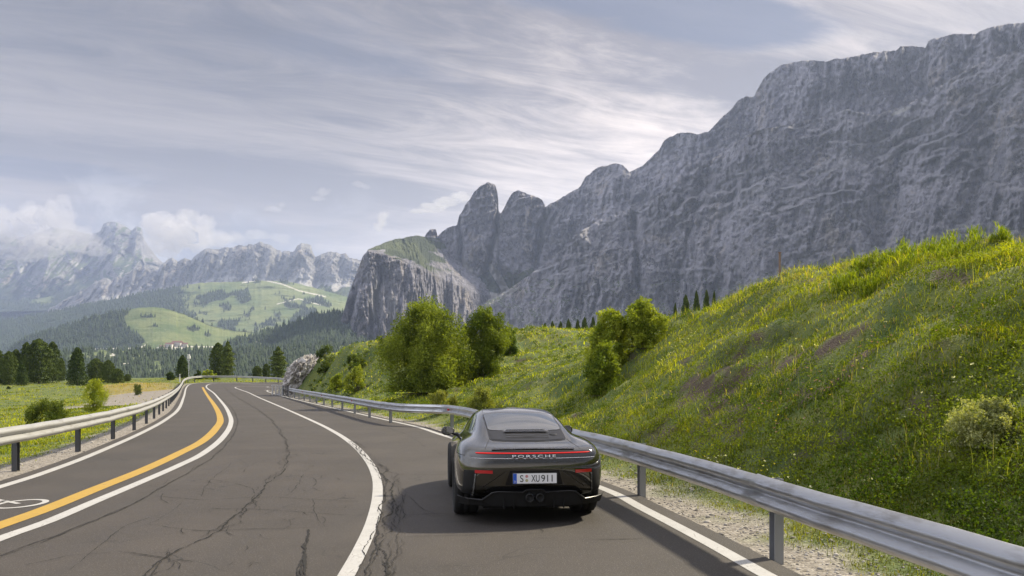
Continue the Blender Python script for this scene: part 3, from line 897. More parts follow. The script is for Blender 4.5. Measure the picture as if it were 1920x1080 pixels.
# --- upper tier of the great wall
sk = [(1000, 400), (1040, 378), (1060, 366), (1088, 350), (1098, 332), (1112, 320), (1130, 311), (1150, 307), (1168, 309), (1179, 322), (1190, 318), (1207, 308), (1222, 294), (1236, 280), (1245, 263), (1255, 257), (1270, 250), (1290, 247), (1310, 252), (1328, 247),
      (1340, 235), (1357, 217), (1370, 205), (1385, 188), (1400, 180), (1414, 182), (1420, 168), (1430, 150), (1443, 137), (1465, 122), (1500, 114), (1528, 113), (1550, 116), (1567, 109), (1580, 111), (1600, 105), (1640, 97), (1680, 95), (1688, 87), (1710, 86),
      (1735, 90), (1741, 76), (1760, 70), (1790, 64), (1830, 63), (1850, 53), (1885, 45), (1920, 43), (2000, 26), (2100, 14), (2400, 0), (2700, -10)]
def dU(x): return float(np.interp(x, [1000, 1400, 1920, 2700], [2750, 2250, 1650, 1150]))
sky_ = [(x, y, dU(x)) for x, y in sk]
base_ = [(x, 600, dU(x) * 0.90) for x in range(1000, 2701, 100)]
GN = relief("cliff", sky_, base_, 900, 260, lambda v, p: v ** 0.9, rock_disp(1.0, strata=0.42), 1.2)
G, N, px_, vv = GN; s1 = fbm(G[..., 0] / 50, G[..., 2] / 40, 2.0, 4)
add_relief("mountain", GN, M_rock, scree=sst(N[..., 2] + s1 * 0.15, 0.70, 0.90) * 0.35)
# --- lower tier, its crest is the sloping terrace
sk = [(860, 600), (905, 570), (955, 542), (985, 520), (1015, 500), (1050, 470), (1080, 440), (1120, 415), (1160, 398), (1200, 388), (1240, 358), (1275, 335), (1310, 313), (1345, 292), (1380, 270), (1420, 244), (1470, 236), (1530, 224), (1590, 205), (1640, 216),
      (1700, 198), (1760, 162), (1830, 122), (1900, 96), (2000, 74), (2300, 50), (2700, 40)]
def dL(x): return float(np.interp(x, [860, 1000, 1400, 1920, 2700], [2350, 2200, 1850, 1380, 900]))
sky_ = [(x, y, dL(x)) for x, y in sk]
base_ = [(x, 660, dL(x) * 0.80) for x in range(860, 2701, 100)]
GN = relief("cliff", sky_, base_, 1150, 380, lambda v, p: 0.55 * v ** 1.3 + 0.45 * sst(v, 0.0, 0.35),
            rock_disp(0.9, gull=[(1385, 330, 1370, 400, 5, 18), (1190, 400, 1200, 560, 6, 45), (1725, 230, 1640, 480, 24, 30), (1560, 330, 1520, 460, 5, 16), (1640, 250, 1640, 420, 9, 14), (1880, 170, 1800, 460, 22, 26), (1290, 430, 1262, 600, 5, 18)]), 1.6, back=(0.22, 0.06))
G, N, px_, vv = GN
py_ = PYof(G); s1 = fbm(G[..., 0] / 60, G[..., 2] / 40, 2.0, 4)
scr = sst((600 - 0.0 * px_ - py_) * -1 + s1 * 60, -25, 25) * 0.75 * sst(N[..., 2], 0.35, 0.6)
patch = lambda x, y, rx, ry, rot=0.0: np.exp(-(((px_ - x) * math.cos(rot) + (py_ - y) * math.sin(rot)) / rx) ** 2 - (((py_ - y) * math.cos(rot) - (px_ - x) * math.sin(rot)) / ry) ** 2)
scr = np.maximum(scr, sst(patch(1468, 226, 34, 10) + patch(1690, 208, 28, 5, -0.4) + patch(940, 556, 40, 7, -0.45) + patch(1230, 300, 60, 5, -0.5) + s1 * 0.2, 0.5, 0.62))
scr = np.maximum(scr, sst(N[..., 2] + s1 * 0.15, 0.70, 0.90) * 0.35)
add_relief("mountain", GN, M_rock, scree=np.clip(scr, 0, 1), veg=sst(N[..., 2] + s1 * 0.3, 0.72, 0.85) * (py_ > 520) * 0.6)
# --- the towers
sk = [(700, 560), (740, 520), (765, 480), (780, 455), (785, 446), (792, 452), (799, 438), (806, 430), (817, 430), (821, 443), (829, 434), (842, 426), (857, 421), (861, 404), (867, 396), (872, 384), (881, 374), (888, 361), (900, 349), (914, 342), (928, 345), (932, 356),
      (934, 372), (935, 396), (939, 400), (944, 392), (953, 374), (960, 362), (971, 356), (984, 361), (1000, 367), (1016, 374), (1021, 382), (1024, 392), (1032, 384), (1050, 372), (1075, 360), (1100, 370), (1140, 420)]
sky_ = [(x, y, 2560) for x, y in sk]; base_ = [(x, 640, 2250) for x in (700, 1140)]
GN = relief("cliff", sky_, base_, 520, 300, lambda v, p: 0.75 * sst(v, 0, 0.4) + 0.25 * v,
            rock_disp(0.7, gull=[(937, 380, 912, 520, 5, 90), (863, 410, 866, 500, 4, 50), (823, 440, 822, 500, 4, 40), (1025, 395, 1000, 520, 6, 60), (790, 450, 800, 500, 3, 25)], strata=0.8), 0.8)
G, N, px_, vv = GN; py_ = PYof(G); s1 = fbm(G[..., 0] / 50, G[..., 2] / 50, 2.0, 4)
scr = sst(patch(880, 530, 14, 55, -0.25) + patch(935, 522, 9, 40, -0.6) + patch(862, 560, 8, 40, 0.3) + patch(905, 560, 60, 14) + s1 * 0.25, 0.42, 0.6)
veg = sst((py_ - 500 + s1 * 40), -8, 22) * (1 - scr) * 0.75
add_relief("mountain", GN, M_rock, scree=scr, veg=veg)
# --- green topped shoulder on the left of the towers
sk = [(612, 700), (628, 640), (640, 598), (652, 556), (662, 528), (672, 502), (680, 480), (690, 468), (704, 461), (722, 455), (745, 448), (768, 443), (784, 441), (800, 444), (850, 450), (1000, 470)]
sky_ = [(x, y, float(np.interp(x, [612, 690, 784, 830, 1000], [2150, 2150, 2380, 2640, 3100]))) for x, y in sk]
base_ = [(612, 706, 1950), (700, 690, 1900), (780, 685, 1930), (850, 680, 2080), (930, 680, 2300), (1000, 680, 2600)]
def prof_m(v, p):
    edge = np.interp(p, [612, 690, 760, 800, 880, 1000], [1.0, 0.985, 0.80, 0.72, 0.60, 0.5])
    return np.where(v < edge, 0.30 * (v / edge), 0.30 + 0.70 * (v - edge) / np.maximum(1 - edge, 0.02))
GN = relief("cliff", sky_, base_, 460, 300, prof_m, rock_disp(0.7, gull=[(715, 500, 700, 620, 4, 30), (665, 540, 655, 640, 4, 25)], strata=0.3), 0.9)
G, N, px_, vv = GN; py_ = PYof(G); s1 = fbm(G[..., 0] / 60, G[..., 2] / 30, 5.0, 4)
edge = np.interp(px_, [612, 690, 760, 800, 880, 1000], [1.0, 0.985, 0.80, 0.72, 0.60, 0.5])
veg = sst(vv - edge + s1 * 0.10, -0.01, 0.05) * (1 - 0.72 * sst(px_ + s1 * 60, 770, 850)); veg = np.maximum(veg, sst(py_ - 600 + s1 * 60 - (px_ - 640) * 0.3, 0, 40) * 0.45)
fo = sst(py_ - (600 + (px_ - 620) * 0.75) + s1 * 30, 0, 25)
scr = sst(patch(700, 560, 16, 60, 0.1) + patch(735, 580, 14, 60) + s1 * 0.3, 0.6, 0.8) * 0.45
add_relief("mountain", GN, M_rock, veg=veg, forest=fo, scree=scr)
# --- far left range in cloud
sk = [(-400, 470), (-200, 440), (-60, 430), (0, 436), (30, 446), (60, 440), (100, 426), (140, 432), (170, 440), (188, 434), (194, 420), (205, 416), (222, 417), (236, 424), (247, 432), (256, 424), (266, 428), (270, 448), (283, 468), (300, 488), (330, 510), (370, 530), (430, 545)]
sky_ = [(x, y, 8200) for x, y in sk]; base_ = [(-400, 600, 7000), (430, 580, 7000)]
def far_disp(k, a=1.0):
    def f(X, D, Z, v, px):
        e = sst(v, 0, 0.05) * (1 - 0.6 * sst(v, 0.93, 1.0))
        return (fbm(X / (420 * k), Z / (900 * k), 2.0, 4) * 260 * k + fbm(X / (150 * k), Z / (380 * k), 3.0, 4, ridge=True) * -150 * k + fbm((X + Z) / (60 * k), Z / (60 * k), 5.0, 4) * 40 * k) * e * a
    return f
GN = relief("range", sky_, base_, 420, 160, lambda v, p: v ** 1.1, far_disp(1.5), 0.8)
G, N, px_, vv = GN; py_ = PYof(G); s1 = fbm(G[..., 0] / 300, G[..., 2] / 200, 5.0, 4)
scr = sst(patch(38, 500, 9, 16) + patch(150, 500, 40, 5, 0.6) + s1 * 0.3, 0.5, 0.7)
add_relief("mountain", GN, M_rockf, veg=sst(N[..., 2] + s1 * 0.25 - (vv - 0.5) * 0.4, 0.62, 0.75) * 0.8, forest=sst(py_ - 520 + s1 * 50, 10, 35), scree=scr)
# --- jagged middle range
sk = [(90, 580), (120, 562), (164, 540), (180, 528), (197, 522), (208, 526), (219, 519), (226, 524), (234, 514), (243, 512), (250, 503), (262, 500), (272, 499), (283, 504), (296, 507), (305, 494), (313, 486), (322, 484), (333, 489), (346, 484), (358, 488), (368, 478), (378, 472), (384, 465), (400, 468), (420, 464), (437, 463), (448, 458),
      (458, 461), (466, 457), (476, 460), (486, 454), (498, 458), (508, 459), (518, 467), (529, 471), (538, 470), (548, 473), (553, 470), (557, 461), (565, 457), (575, 456), (583, 462), (587, 476), (592, 482), (600, 478), (610, 474), (620, 471), (632, 473), (640, 477), (648, 473), (655, 484), (674, 486), (720, 500)]
sky_ = [(x, y, 6000) for x, y in sk]; base_ = [(90, 600, 5200), (720, 575, 5200)]
def prof_c(v, p): return np.where(v < 0.45, v / 0.45 * 0.7, 0.7 + (v - 0.45) / 0.55 * 0.3)
GN = relief("range", sky_, base_, 620, 170, prof_c, far_disp(0.8, 0.9), 1.6)
G, N, px_, vv = GN; py_ = PYof(G); s1 = fbm(G[..., 0] / 160, G[..., 2] / 200, 5.0, 4)
s2 = fbm(G[..., 0] / 90, G[..., 2] / 400, 7.0, 3)
scr = sst(1 - np.abs(vv - 0.45) * 3.2 + s2 * 0.9, 0.55, 0.95) * (1 - sst(vv, 0.5, 0.62)) * 0.9
add_relief("mountain", GN, M_rockf, scree=scr, veg=(1 - sst(vv + s2 * 0.25, 0.30, 0.42)) * (px_ > 330), forest=(1 - sst(vv + s1 * 0.3, 0.3, 0.45)) * (px_ < 330))


# --- hills
def b_hill(sc):
    def f(t, bs):
        p = t.pos()
        n = t.noise(p, 0.010 * sc, 6, 0.6); f_ = t.noise(p, 0.08 * sc, 5, 0.7)
        g = t.mix(t.sstep(n, 0.35, 0.65), (0.075, 0.115, 0.032), (0.155, 0.18, 0.062))
        g = t.mix(t.m('MULTIPLY', t.sstep(f_, 0.58, 0.7), 0.4), g, (0.30, 0.28, 0.18))
        fo = t.mix(t.sstep(f_, 0.3, 0.7), (0.010, 0.020, 0.010), (0.030, 0.050, 0.020))
        c = t.mix(t.attr('forest').outputs['Fac'], g, fo)
        c = t.mix(t.attr('scree').outputs['Fac'], c, (0.50, 0.47, 0.43))
        t.put(bs.inputs['Base Color'], c)
        t.put(bs.inputs['Normal'], t.bump(f_, 0.6, 6.0 / sc))
    return f


M_hill = mat("alpine slope", rough=0.95, build=b_hill(1.0)); M_hillf = mat("far alpine slope", rough=0.95, build=b_hill(0.5))
FOREST = []     # (points, tree height)


def hill_disp(k):
    def f(X, D, Z, v, px):
        return (fbm(X / 260, D / 260 + Z / 130, 2.0, 4) * 60 * k + fbm(X / 60, Z / 60, 3.0, 3) * 10 * k) * sst(v, 0, 0.05) * (1 - sst(v, 0.94, 1.0))
    return f


def hill(sky, base, cols, rows, k, m_, forest_fn, th, ntree, road=(), rough=0.6, prof=lambda v, p: v):
    GN = relief("hill", sky, base, cols, rows, prof, hill_disp(k), rough, back=(0.8, 0.5))
    G, N, px, vv = GN; py = PYof(G)
    fo = np.clip(forest_fn(px, py, G, vv), 0, 1)
    sc_ = np.zeros(px.shape)
    for pts, w in road:
        pts = np.array(pts, float)
        d = dist_poly(px, py * 1.0, pts, closed=False); sc_ = np.maximum(sc_, 1 - sst(d, w * 0.5, w))
    add_relief("hill", GN, m_, forest=fo * (1 - sc_), scree=sc_)
    # scatter trees by world area
    P = G[1:-4]; q = (fo * (1 - sc_))[1:-4]
    e1 = P[:-1, 1:] - P[:-1, :-1]; e2 = P[1:, :-1] - P[:-1, :-1]
    A = np.linalg.norm(np.cross(e1, e2), axis=2); w = A * np.clip(q[:-1, :-1], 0.0, 1) ** 1.0
    w = w / w.sum(); idx = rng.choice(w.size, ntree, p=w.ravel()); i, j = np.unravel_index(idx, w.shape)
    u = rng.random((ntree, 1)); v_ = rng.random((ntree, 1))
    pts = P[i, j] + e1[i, j] * u + e2[i, j] * v_
    FOREST.append((pts, th * rng.uniform(0.55, 1.2, ntree)))
    return G


def nz(px, py, s, k): return fbm(px / s, py / s * 2.0, k, 4)


# forested spur below the far left range
hill([(-300, 575, 6600), (0, 569, 6600), (70, 560, 6600), (150, 546, 6600), (230, 538, 6600), (300, 530, 6600), (360, 526, 6600)], [(-300, 625, 5600), (360, 600, 5600)], 240, 50, 1.6, M_hillf,
     lambda px, py, G, v: 1 - 0.9 * sst(nz(px, py, 50, 3), 0.25, 0.4), 26, 2500)
# middle hill: wooded on the left, alp with wood patches on the right
sk6 = [(-300, 625), (0, 602), (73, 590), (146, 575), (219, 560), (292, 545), (346, 535), (379, 530), (437, 528), (492, 527), (529, 526), (560, 532), (600, 543), (649, 556), (720, 575)]
def f6(px, py, G, v):
    left = 1 - sst(px - (330 + (py - 530) * 0.3) + nz(px, py, 30, 3) * 40, -20, 25)
    pat = sst(nz(px, py, 34, 6) + 0.55 * np.exp(-((px - 400) / 45) ** 2 - ((py - 560) / 14) ** 2) + 0.5 * np.exp(-((px - 560) / 50) ** 2 - ((py - 572) / 15) ** 2) + sst(py, 570, 610) * 0.25 - 0.12 + 0.15 * (py < 531), 0.16, 0.3)
    return np.maximum(left, pat)
hill([(x, y, 4700) for x, y in sk6], [(-300, 690, 3300), (720, 640, 3300)], 520, 120, 1.2, M_hillf, f6, 20, 16000,
     road=[([(455, 530), (490, 524), (530, 533), (560, 545), (610, 556)], 1.2), ([(520, 570), (560, 560), (600, 572)], 0.9)])
# near knoll with the alp and the hamlet
sk7 = [(-300, 720), (10, 668), (22, 652), (40, 640), (55, 630), (80, 622), (109, 614), (139, 607), (164, 597), (190, 590), (219, 584), (240, 580), (262, 577), (285, 576), (310, 578), (328, 583), (346, 589), (370, 599), (394, 610), (415, 615), (437, 619), (470, 622), (500, 630), (560, 640), (640, 650)]
def f7(px, py, G, v):
    left = 1 - sst(px - np.interp(py, [575, 590, 600, 612, 625, 640, 655], [250, 238, 228, 236, 252, 268, 262]) + nz(px, py, 14, 3) * 12, -2, 5)
    c = 0.9 * np.exp(-((px - 362) / 17) ** 2 - ((py - 617) / 7) ** 2) + 0.8 * np.exp(-((px - 276) / 16) ** 2 - ((py - 594) / 4) ** 2) + 0.7 * np.exp(-((px - 292) / 8) ** 2 - ((py - 611) / 3) ** 2) + 0.8 * np.exp(-((px - 390) / 8) ** 2 - ((py - 628) / 5) ** 2)
    pat = sst(c + nz(px, py, 12, 6) * 0.55 + 0.5 * sst(px, 380, 470) * sst(py, 628, 645), 0.42, 0.6)
    low = sst(py, 658, 664) * sst(nz(px, py, 40, 8), -0.2, 0.1)
    edge = 0.8 * (py - np.interp(px, [p[0] for p in sk7], [p[1] for p in sk7]) < 1.6) * (px > 310)
    return np.maximum(np.maximum(np.maximum(left, pat), low), edge)
G7 = hill([(x, y, 2750) for x, y in sk7], [(-300, 716, 2150), (640, 700, 2150)], 640, 130, 0.55, M_hill, f7, 15, 9000,
     road=[([(160, 655), (200, 654), (240, 653.5), (268, 650), (272, 647)], 1.6), ([(295, 652), (330, 649), (360, 650), (430, 651), (480, 650)], 1.4), ([(300, 650), (345, 648), (345, 652), (305, 654)], 3.0)])
# slope on the right, under the shoulder
def f8(px, py, G, v):
    m = 1 - 0.95 * sst(0.9 * np.exp(-((px - 485) / 28) ** 2 - ((py - 647) / 6) ** 2) + nz(px, py, 25, 4) * 0.3, 0.4, 0.55)
    return m
hill([(380, 690, 2000), (430, 640, 2000), (470, 632, 2000), (510, 618, 2000), (550, 605, 2000), (590, 592, 2000), (620, 585, 2000), (650, 590, 2000), (690, 612, 2000), (740, 650, 2000), (800, 690, 2000)], [(380, 720, 1500), (800, 720, 1500)], 380, 110, 0.5, M_hill, f8, 15, 7000,
     road=[([(474, 634), (480, 641), (492, 646), (510, 649), (520, 650)], 1.3)])
# wooded lower slope
def f9(px, py, G, v):
    cl = sst(nz(px, py, 26, 9) + 0.5 * np.exp(-((px - 170) / 60) ** 2 - ((py - 664) / 7) ** 2) + 0.4 * np.exp(-((px - 330) / 60) ** 2 - ((py - 690) / 10) ** 2) - 0.25 * np.exp(-((px - 430) / 90) ** 2), 0.28, 0.42)
    return 1 - 0.95 * cl
hill([(-300, 690, 1350), (0, 684, 1350), (60, 672, 1350), (110, 662, 1350), (150, 658, 1350), (190, 656, 1350), (240, 658, 1350), (262, 655, 1350), (330, 657, 1350), (420, 656, 1350), (500, 655, 1350), (560, 648, 1350), (640, 640, 1350), (720, 650, 1350), (800, 680, 1350)],
     [(-300, 735, 850), (800, 735, 850)], 520, 110, 0.4, M_hill, f9, 11, 5200, road=[([(195, 668), (215, 666), (210, 663)], 1.2), ([(230, 682), (262, 680)], 0.9)])


def forest_mesh(name, pts, h, label=None):
    """many small conifers, two stacked ragged cones each"""
    n = len(pts); K = 5
    a = np.linspace(0, 2 * np.pi, K, endpoint=False)[None, :] + rng.uniform(0, 6, (n, 1))
    V = np.empty((n, 2 * (K + 1), 3))
    r1 = h * rng.uniform(0.20, 0.28, n); r2 = r1 * 0.66
    for k, (r, z0, z1) in enumerate(((r1, 0.05, 0.62), (r2, 0.38, 1.0))):
        b = k * (K + 1)
        jr = r[:, None] * rng.uniform(0.75, 1.2, (n, K))
        V[:, b:b + K, 0] = pts[:, 0:1] + np.cos(a) * jr; V[:, b:b + K, 1] = pts[:, 1:2] + np.sin(a) * jr
        V[:, b:b + K, 2] = pts[:, 2:3] + (h * z0)[:, None] - 0.5 + rng.uniform(-0.05, 0.05, (n, K)) * h[:, None]
        V[:, b + K] = pts; V[:, b + K, 2] += h * z1
    i = np.arange(K); f = []
    for k in (0, 1): f.append(np.stack([k * (K + 1) + i, k * (K + 1) + (i + 1) % K, np.full(K, k * (K + 1) + K)], 1))
    f = np.vstack(f)
    Fc = (f[None] + (np.arange(n) * 2 * (K + 1))[:, None, None]).reshape(-1, 3)
    tint = np.repeat(rng.random(n), 2 * (K + 1))
    return np_mesh(name, V.reshape(-1, 3), Fc, smooth=True, attrs={'tint': tint})


M_forest = mat("conifer forest", rough=0.9, build=lambda t, bs: t.put(bs.inputs['Base Color'], t.mix(t.attr('tint').outputs['Fac'], (0.012, 0.026, 0.012), (0.045, 0.070, 0.028))))
for pts, h in FOREST:
    tag(link("forest", forest_mesh("forest", pts, h), M_forest), "distant conifer forest covering the valley slopes", "forest", kind='stuff')

# hamlet on the alp
def on_hill(G, px, py):
    g = G[1:-4]; d = (((g[..., 0] / g[..., 1] * F + 960) - px) ** 2 + (PYof(g) - py) ** 2)
    return g.reshape(-1, 3)[np.argmin(d)]
M_wall = mat("plaster", (0.62, 0.58, 0.52), 0.9); M_roofr = mat("roof", (0.16, 0.07, 0.055), 0.8); M_win = mat("dark window", (0.03, 0.03, 0.035), 0.2)
for i, (px, py, w, h, lab) in enumerate([(318, 650, 20, 8, "white chalet at the left end of the distant hamlet"), (333, 648, 26, 10, "largest chalet with a broad reddish roof in the distant hamlet"), (346, 649, 16, 7, "small chalet right of the largest one in the distant hamlet"), (305, 652, 14, 5, "low pale hut at the left edge of the distant hamlet")]):
    c = on_hill(G7, px, py); r = empty("chalet", tuple(c)); tag(r, lab, "chalet", "chalets of the distant hamlet")
    boxm("wall", 0, 0, h / 2 - 1, w, w * 0.7, h + 2, M_wall, r)
    bm = bmesh.new(); W, Dp, e = w / 2 + 1.5, w * 0.35 + 1.5, h * 0.55
    vs = [bm.verts.new(q) for q in [(-W, -Dp, h), (W, -Dp, h), (W, Dp, h), (-W, Dp, h), (-W, 0, h + e), (W, 0, h + e)]]
    for f in [(0, 1, 5, 4), (2, 3, 4, 5), (0, 4, 3), (1, 2, 5), (3, 2, 1, 0)]: bm.faces.new([vs[q] for q in f])
    me = bpy.data.meshes.new("roof"); bm.to_mesh(me); bm.free(); link("roof", me, M_roofr, r)
    for k in range(4): boxm("window", (k - 1.5) * w * 0.22, -w * 0.35 - 0.05, h * 0.45, w * 0.08, 0.1, h * 0.22, M_win, r)
# ---------------------------------------------------------------- vegetation
def b_leaf(gain=1.0, trans=0.35, rough=0.6):
    def f(t, bs):
        c = t.attr('col').outputs['Color']
        t.put(bs.inputs['Base Color'], c)
        tr = t.add('ShaderNodeBsdfTranslucent'); t.put(tr.inputs['Color'], t.mul(1.0, c, (1.65, 1.6, 0.35)))
        mx = t.add('ShaderNodeMixShader', i0=trans); t.l.new(bs.outputs[0], mx.inputs[1]); t.l.new(tr.outputs[0], mx.inputs[2])
        t.l.new(mx.outputs[0], t.n['Material Output'].inputs['Surface'])
        bs.inputs['Roughness'].default_value = rough
        bs.inputs['Specular IOR Level'].default_value = 0.12
    return f


M_grass = mat("grass", build=b_leaf(trans=0.42)); M_leaf = mat("leaves", build=b_leaf(trans=0.38)); M_needle = mat("needles", build=b_leaf(trans=0.14))
M_bark = mat("bark", rough=0.95, build=lambda t, bs: t.put(bs.inputs['Base Color'], t.mix(t.noise(t.pos((6, 6, 1)), 3.0, 4), (0.05, 0.038, 0.028), (0.15, 0.12, 0.09))))


def mixc(a, b, t):
    a = np.asarray(a); b = np.asarray(b)
    return a + (b - a) * np.asarray(t)[..., None]


def blades(P, h, w, lean, col, az=None):
    """P (n,3) roots; tapered bent blades, 5 vertices each"""
    n = len(P); az = rng.uniform(0, 2 * np.pi, n) if az is None else az
    dx, dy = np.cos(az), np.sin(az); fa = az + rng.uniform(0.8, 2.3, n); sx, sy = np.cos(fa) * w / 2, np.sin(fa) * w / 2
    V = np.empty((n, 5, 3))
    for k, (q, ww, ll) in enumerate(((0, 1, 0), (0, -1, 0), (0.55, 0.8, 0.3), (0.55, -0.8, 0.3), (1.0, 0, 1.0))):
        V[:, k, 0] = P[:, 0] + dx * lean * h * ll + sx * ww; V[:, k, 1] = P[:, 1] + dy * lean * h * ll + sy * ww
        V[:, k, 2] = P[:, 2] + h * q * (1 - 0.25 * lean * ll) - (0.03 if q == 0 else 0)
    b = (np.arange(n) * 5)[:, None]
    return V.reshape(-1, 3), np.array([[0, 1, 3, 2]]) + b, np.array([[2, 3, 4]]) + b, np.repeat(col, 5, 0)


def sample_ground(n, r0, r1, a0, a1):
    r = np.exp(rng.uniform(math.log(r0), math.log(r1), n)); a = rng.uniform(a0, a1, n)
    x = r * np.sin(a); y = r * np.cos(a)
    z, d = H(x, y); return x, y, z, d, r


def grass_col(x, y, r, n):
    g = mixc((0.075, 0.112, 0.008), (0.31, 0.325, 0.018), sst(fbm(x * 0.45, y * 0.45, 1.0, 3) + rng.normal(size=n) * 0.22, -0.35, 0.45))
    g = mixc(g, (0.36, 0.36, 0.035), sst(fbm(x * 0.16, y * 0.16, 4.0, 3) + rng.normal(size=n) * 0.15, 0.05, 0.45) * 0.75)
    dr = rng.random(n)
    g = np.where((dr < 0.05)[:, None], np.array([[0.36, 0.28, 0.13]]) * rng.uniform(0.6, 1.1, (n, 1)), g)
    return g * rng.uniform(0.75, 1.25, (n, 1))


DEG = math.radians
x, y, z, d, r = sample_ground(62000, 3.6, 190, DEG(-42), DEG(52))
m_ = 13
rep = lambda v: np.repeat(v, m_)
tid = rep(rng.random(len(x))); r = rep(r); rad_ = 0.05 + 0.007 * r
x = rep(x) + rng.normal(size=len(r)) * rad_; y = rep(y) + rng.normal(size=len(r)) * rad_; z, d = H(x, y)
gm_ = gravel_mask(x, y, d); so_ = soil_mask(x, y, d)
keep = (d > 0.5) & (rng.random(len(x)) > gm_ * 0.985) & (rng.random(len(x)) > so_ * 0.93)
x, y, z, d, r, tid = x[keep], y[keep], z[keep], d[keep], r[keep], tid[keep]
right = (x + 0.24 * y - 4.0) > -6; n = len(x)
tall = sst(fbm(x * 0.5, y * 0.5, 12.0, 3), -0.1, 0.45)
hh = np.where(right, 0.06 + 0.10 * tall, 0.05 + 0.10 * tall) * rng.uniform(0.5, 1.4, n) * (0.6 + 0.8 * tid) * (1 + 0.002 * r)
hh *= np.where(right & (z > 3.6), 1.45, 1.0) * (0.5 + 0.5 * sst(d, 0.8, 2.4))
ww = np.maximum(0.006, 0.00085 * r) * rng.uniform(0.6, 1.3, n)
col = grass_col(x, y, r, n) * np.where(right, 1.0 - 0.45 * (1 - sst(z, 0.3, 2.4)) * sst(-y, -22, -12), 1.0)[:, None] * np.where(right, 1 + 0.35 * sst(y, 34, 50), 1.0)[:, None] * (0.62 + 0.76 * tid)[:, None]  # sunlight on the far knoll painted into the tint; darker low on the bank
dr_ = sst(fbm(x * 0.07, y * 0.07, 6.0, 3) * 0.5 + np.exp(-((x + 0.47 * y) / 5) ** 2 - ((y - 105) / 30) ** 2) * 1.3, 0.35, 0.7) * (x < -14)
straw = np.where(rng.random(n) < np.maximum(dr_ * 0.8, sst(z, 3.9, 4.8) * 0.22 * right), 1.0, 0.0)
col = mixc(col, np.array([0.42, 0.32, 0.13])[None] * rng.uniform(0.6, 1.15, (n, 1)), straw * 0.85)
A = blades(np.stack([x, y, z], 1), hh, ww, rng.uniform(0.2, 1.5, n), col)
# seed stalks along the crests and in loose stands
xs, ys, zs, ds_, rs_ = sample_ground(90000, 7, 90, DEG(-30), DEG(45))
st_ = fbm(xs * 0.35, ys * 0.35, 21.0, 3)
k = (ds_ > 2.2) & (((xs + 0.24 * ys - 4.0) > -2) & ((zs > 3.7) | (st_ > 0.12))) & (rng.random(len(xs)) < 0.11)
xs, ys, zs, rs_ = xs[k], ys[k], zs[k], rs_[k]; n2 = len(xs)
B = blades(np.stack([xs, ys, zs], 1), rng.uniform(0.22, 0.50, n2), np.maximum(0.004, 0.0006 * rs_), rng.uniform(0.1, 0.6, n2),
           mixc((0.15, 0.21, 0.03), (0.34, 0.32, 0.12), rng.random(n2)))
def join(parts):
    V = []; Q = []; T = []; C = []; o = 0
    for v, q, t_, c in parts:
        V.append(v); Q.append(q + o); T.append(t_ + o); C.append(c); o += len(v)
    return np.vstack(V), [np.vstack(Q), np.vstack(T)], np.vstack(C)
# a stand of tall weeds on the crest
nw_ = 5200; cxs = rng.uniform(-1.6, 1.6, 60); cys = rng.uniform(-1.2, 1.2, 60); kk = rng.integers(0, 60, nw_)
xw_ = 8.9 + cxs[kk] + rng.normal(size=nw_) * 0.07; yw_ = 17.6 + cys[kk] + rng.normal(size=nw_) * 0.07; zw_, _ = H(xw_, yw_)
zo = rng.random(nw_) * (0.12 + 0.26 * rng.random(60)[kk])
B2 = blades(np.stack([xw_, yw_, zw_ + zo], 1), rng.uniform(0.07, 0.16, nw_), rng.uniform(0.010, 0.022, nw_), rng.uniform(0.5, 1.6, nw_), mixc((0.09, 0.15, 0.012), (0.26, 0.30, 0.03), rng.random(nw_)))
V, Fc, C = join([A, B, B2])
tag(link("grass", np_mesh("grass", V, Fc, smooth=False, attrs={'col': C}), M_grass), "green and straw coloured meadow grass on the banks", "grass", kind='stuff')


def leaf_quads(P, s, col, nrm=None, asp=0.55):
    """diamond leaves"""
    n = len(P); u = rng.normal(size=(n, 3))
    if nrm is not None: u = u - nrm * (u * nrm).sum(1)[:, None] * 0.7
    u /= np.linalg.norm(u, axis=1)[:, None] + 1e-9
    w = rng.normal(size=(n, 3)); w -= u * (w * u).sum(1)[:, None]; w /= np.linalg.norm(w, axis=1)[:, None] + 1e-9
    s = np.broadcast_to(s, (n,))[:, None]
    V = np.stack([P - u * s * 0.5, P + w * s * asp * 0.5 - u * s * 0.05, P + u * s * 0.5, P - w * s * asp * 0.5 - u * s * 0.05], 1)
    return V.reshape(-1, 3), np.arange(n * 4).reshape(-1, 4), np.repeat(col, 4, 0)


def stuff_leaves(name, label, cat, P, s, col, **kw):
    V, Q, C = leaf_quads(P, s, col, **kw)
    return tag(link(name, np_mesh(name, V, Q, smooth=False, attrs={'col': C}), M_leaf), label, cat, kind='stuff')


# leafy herbs on the bank
x, y, z, d, r = sample_ground(44000, 4.5, 75, DEG(-32), DEG(50))
f = fbm(x * 0.4, y * 0.4, 30.0, 3)
k = (d > 1.6) & ((x + 0.24 * y - 4.0) > -5) & (f + 0.32 * sst(-z, -2.2, -0.3) + rng.normal(size=len(x)) * 0.12 > -0.02)
x, y, z, r, f = x[k], y[k], z[k], r[k], f[k]; m = 30
rad = rng.uniform(0.08, 0.27, len(x)) * (1 + 0.006 * r)
th_ = rng.uniform(0, 6.28, (len(x), m)); el = np.arccos(rng.uniform(0.0, 1, (len(x), m))); rr_ = rad[:, None] * rng.uniform(0.4, 1.0, (len(x), m))
P = np.stack([x[:, None] + rr_ * np.cos(th_) * np.sin(el), y[:, None] + rr_ * np.sin(th_) * np.sin(el), z[:, None] + rr_ * np.cos(el) * 1.1], -1).reshape(-1, 3)
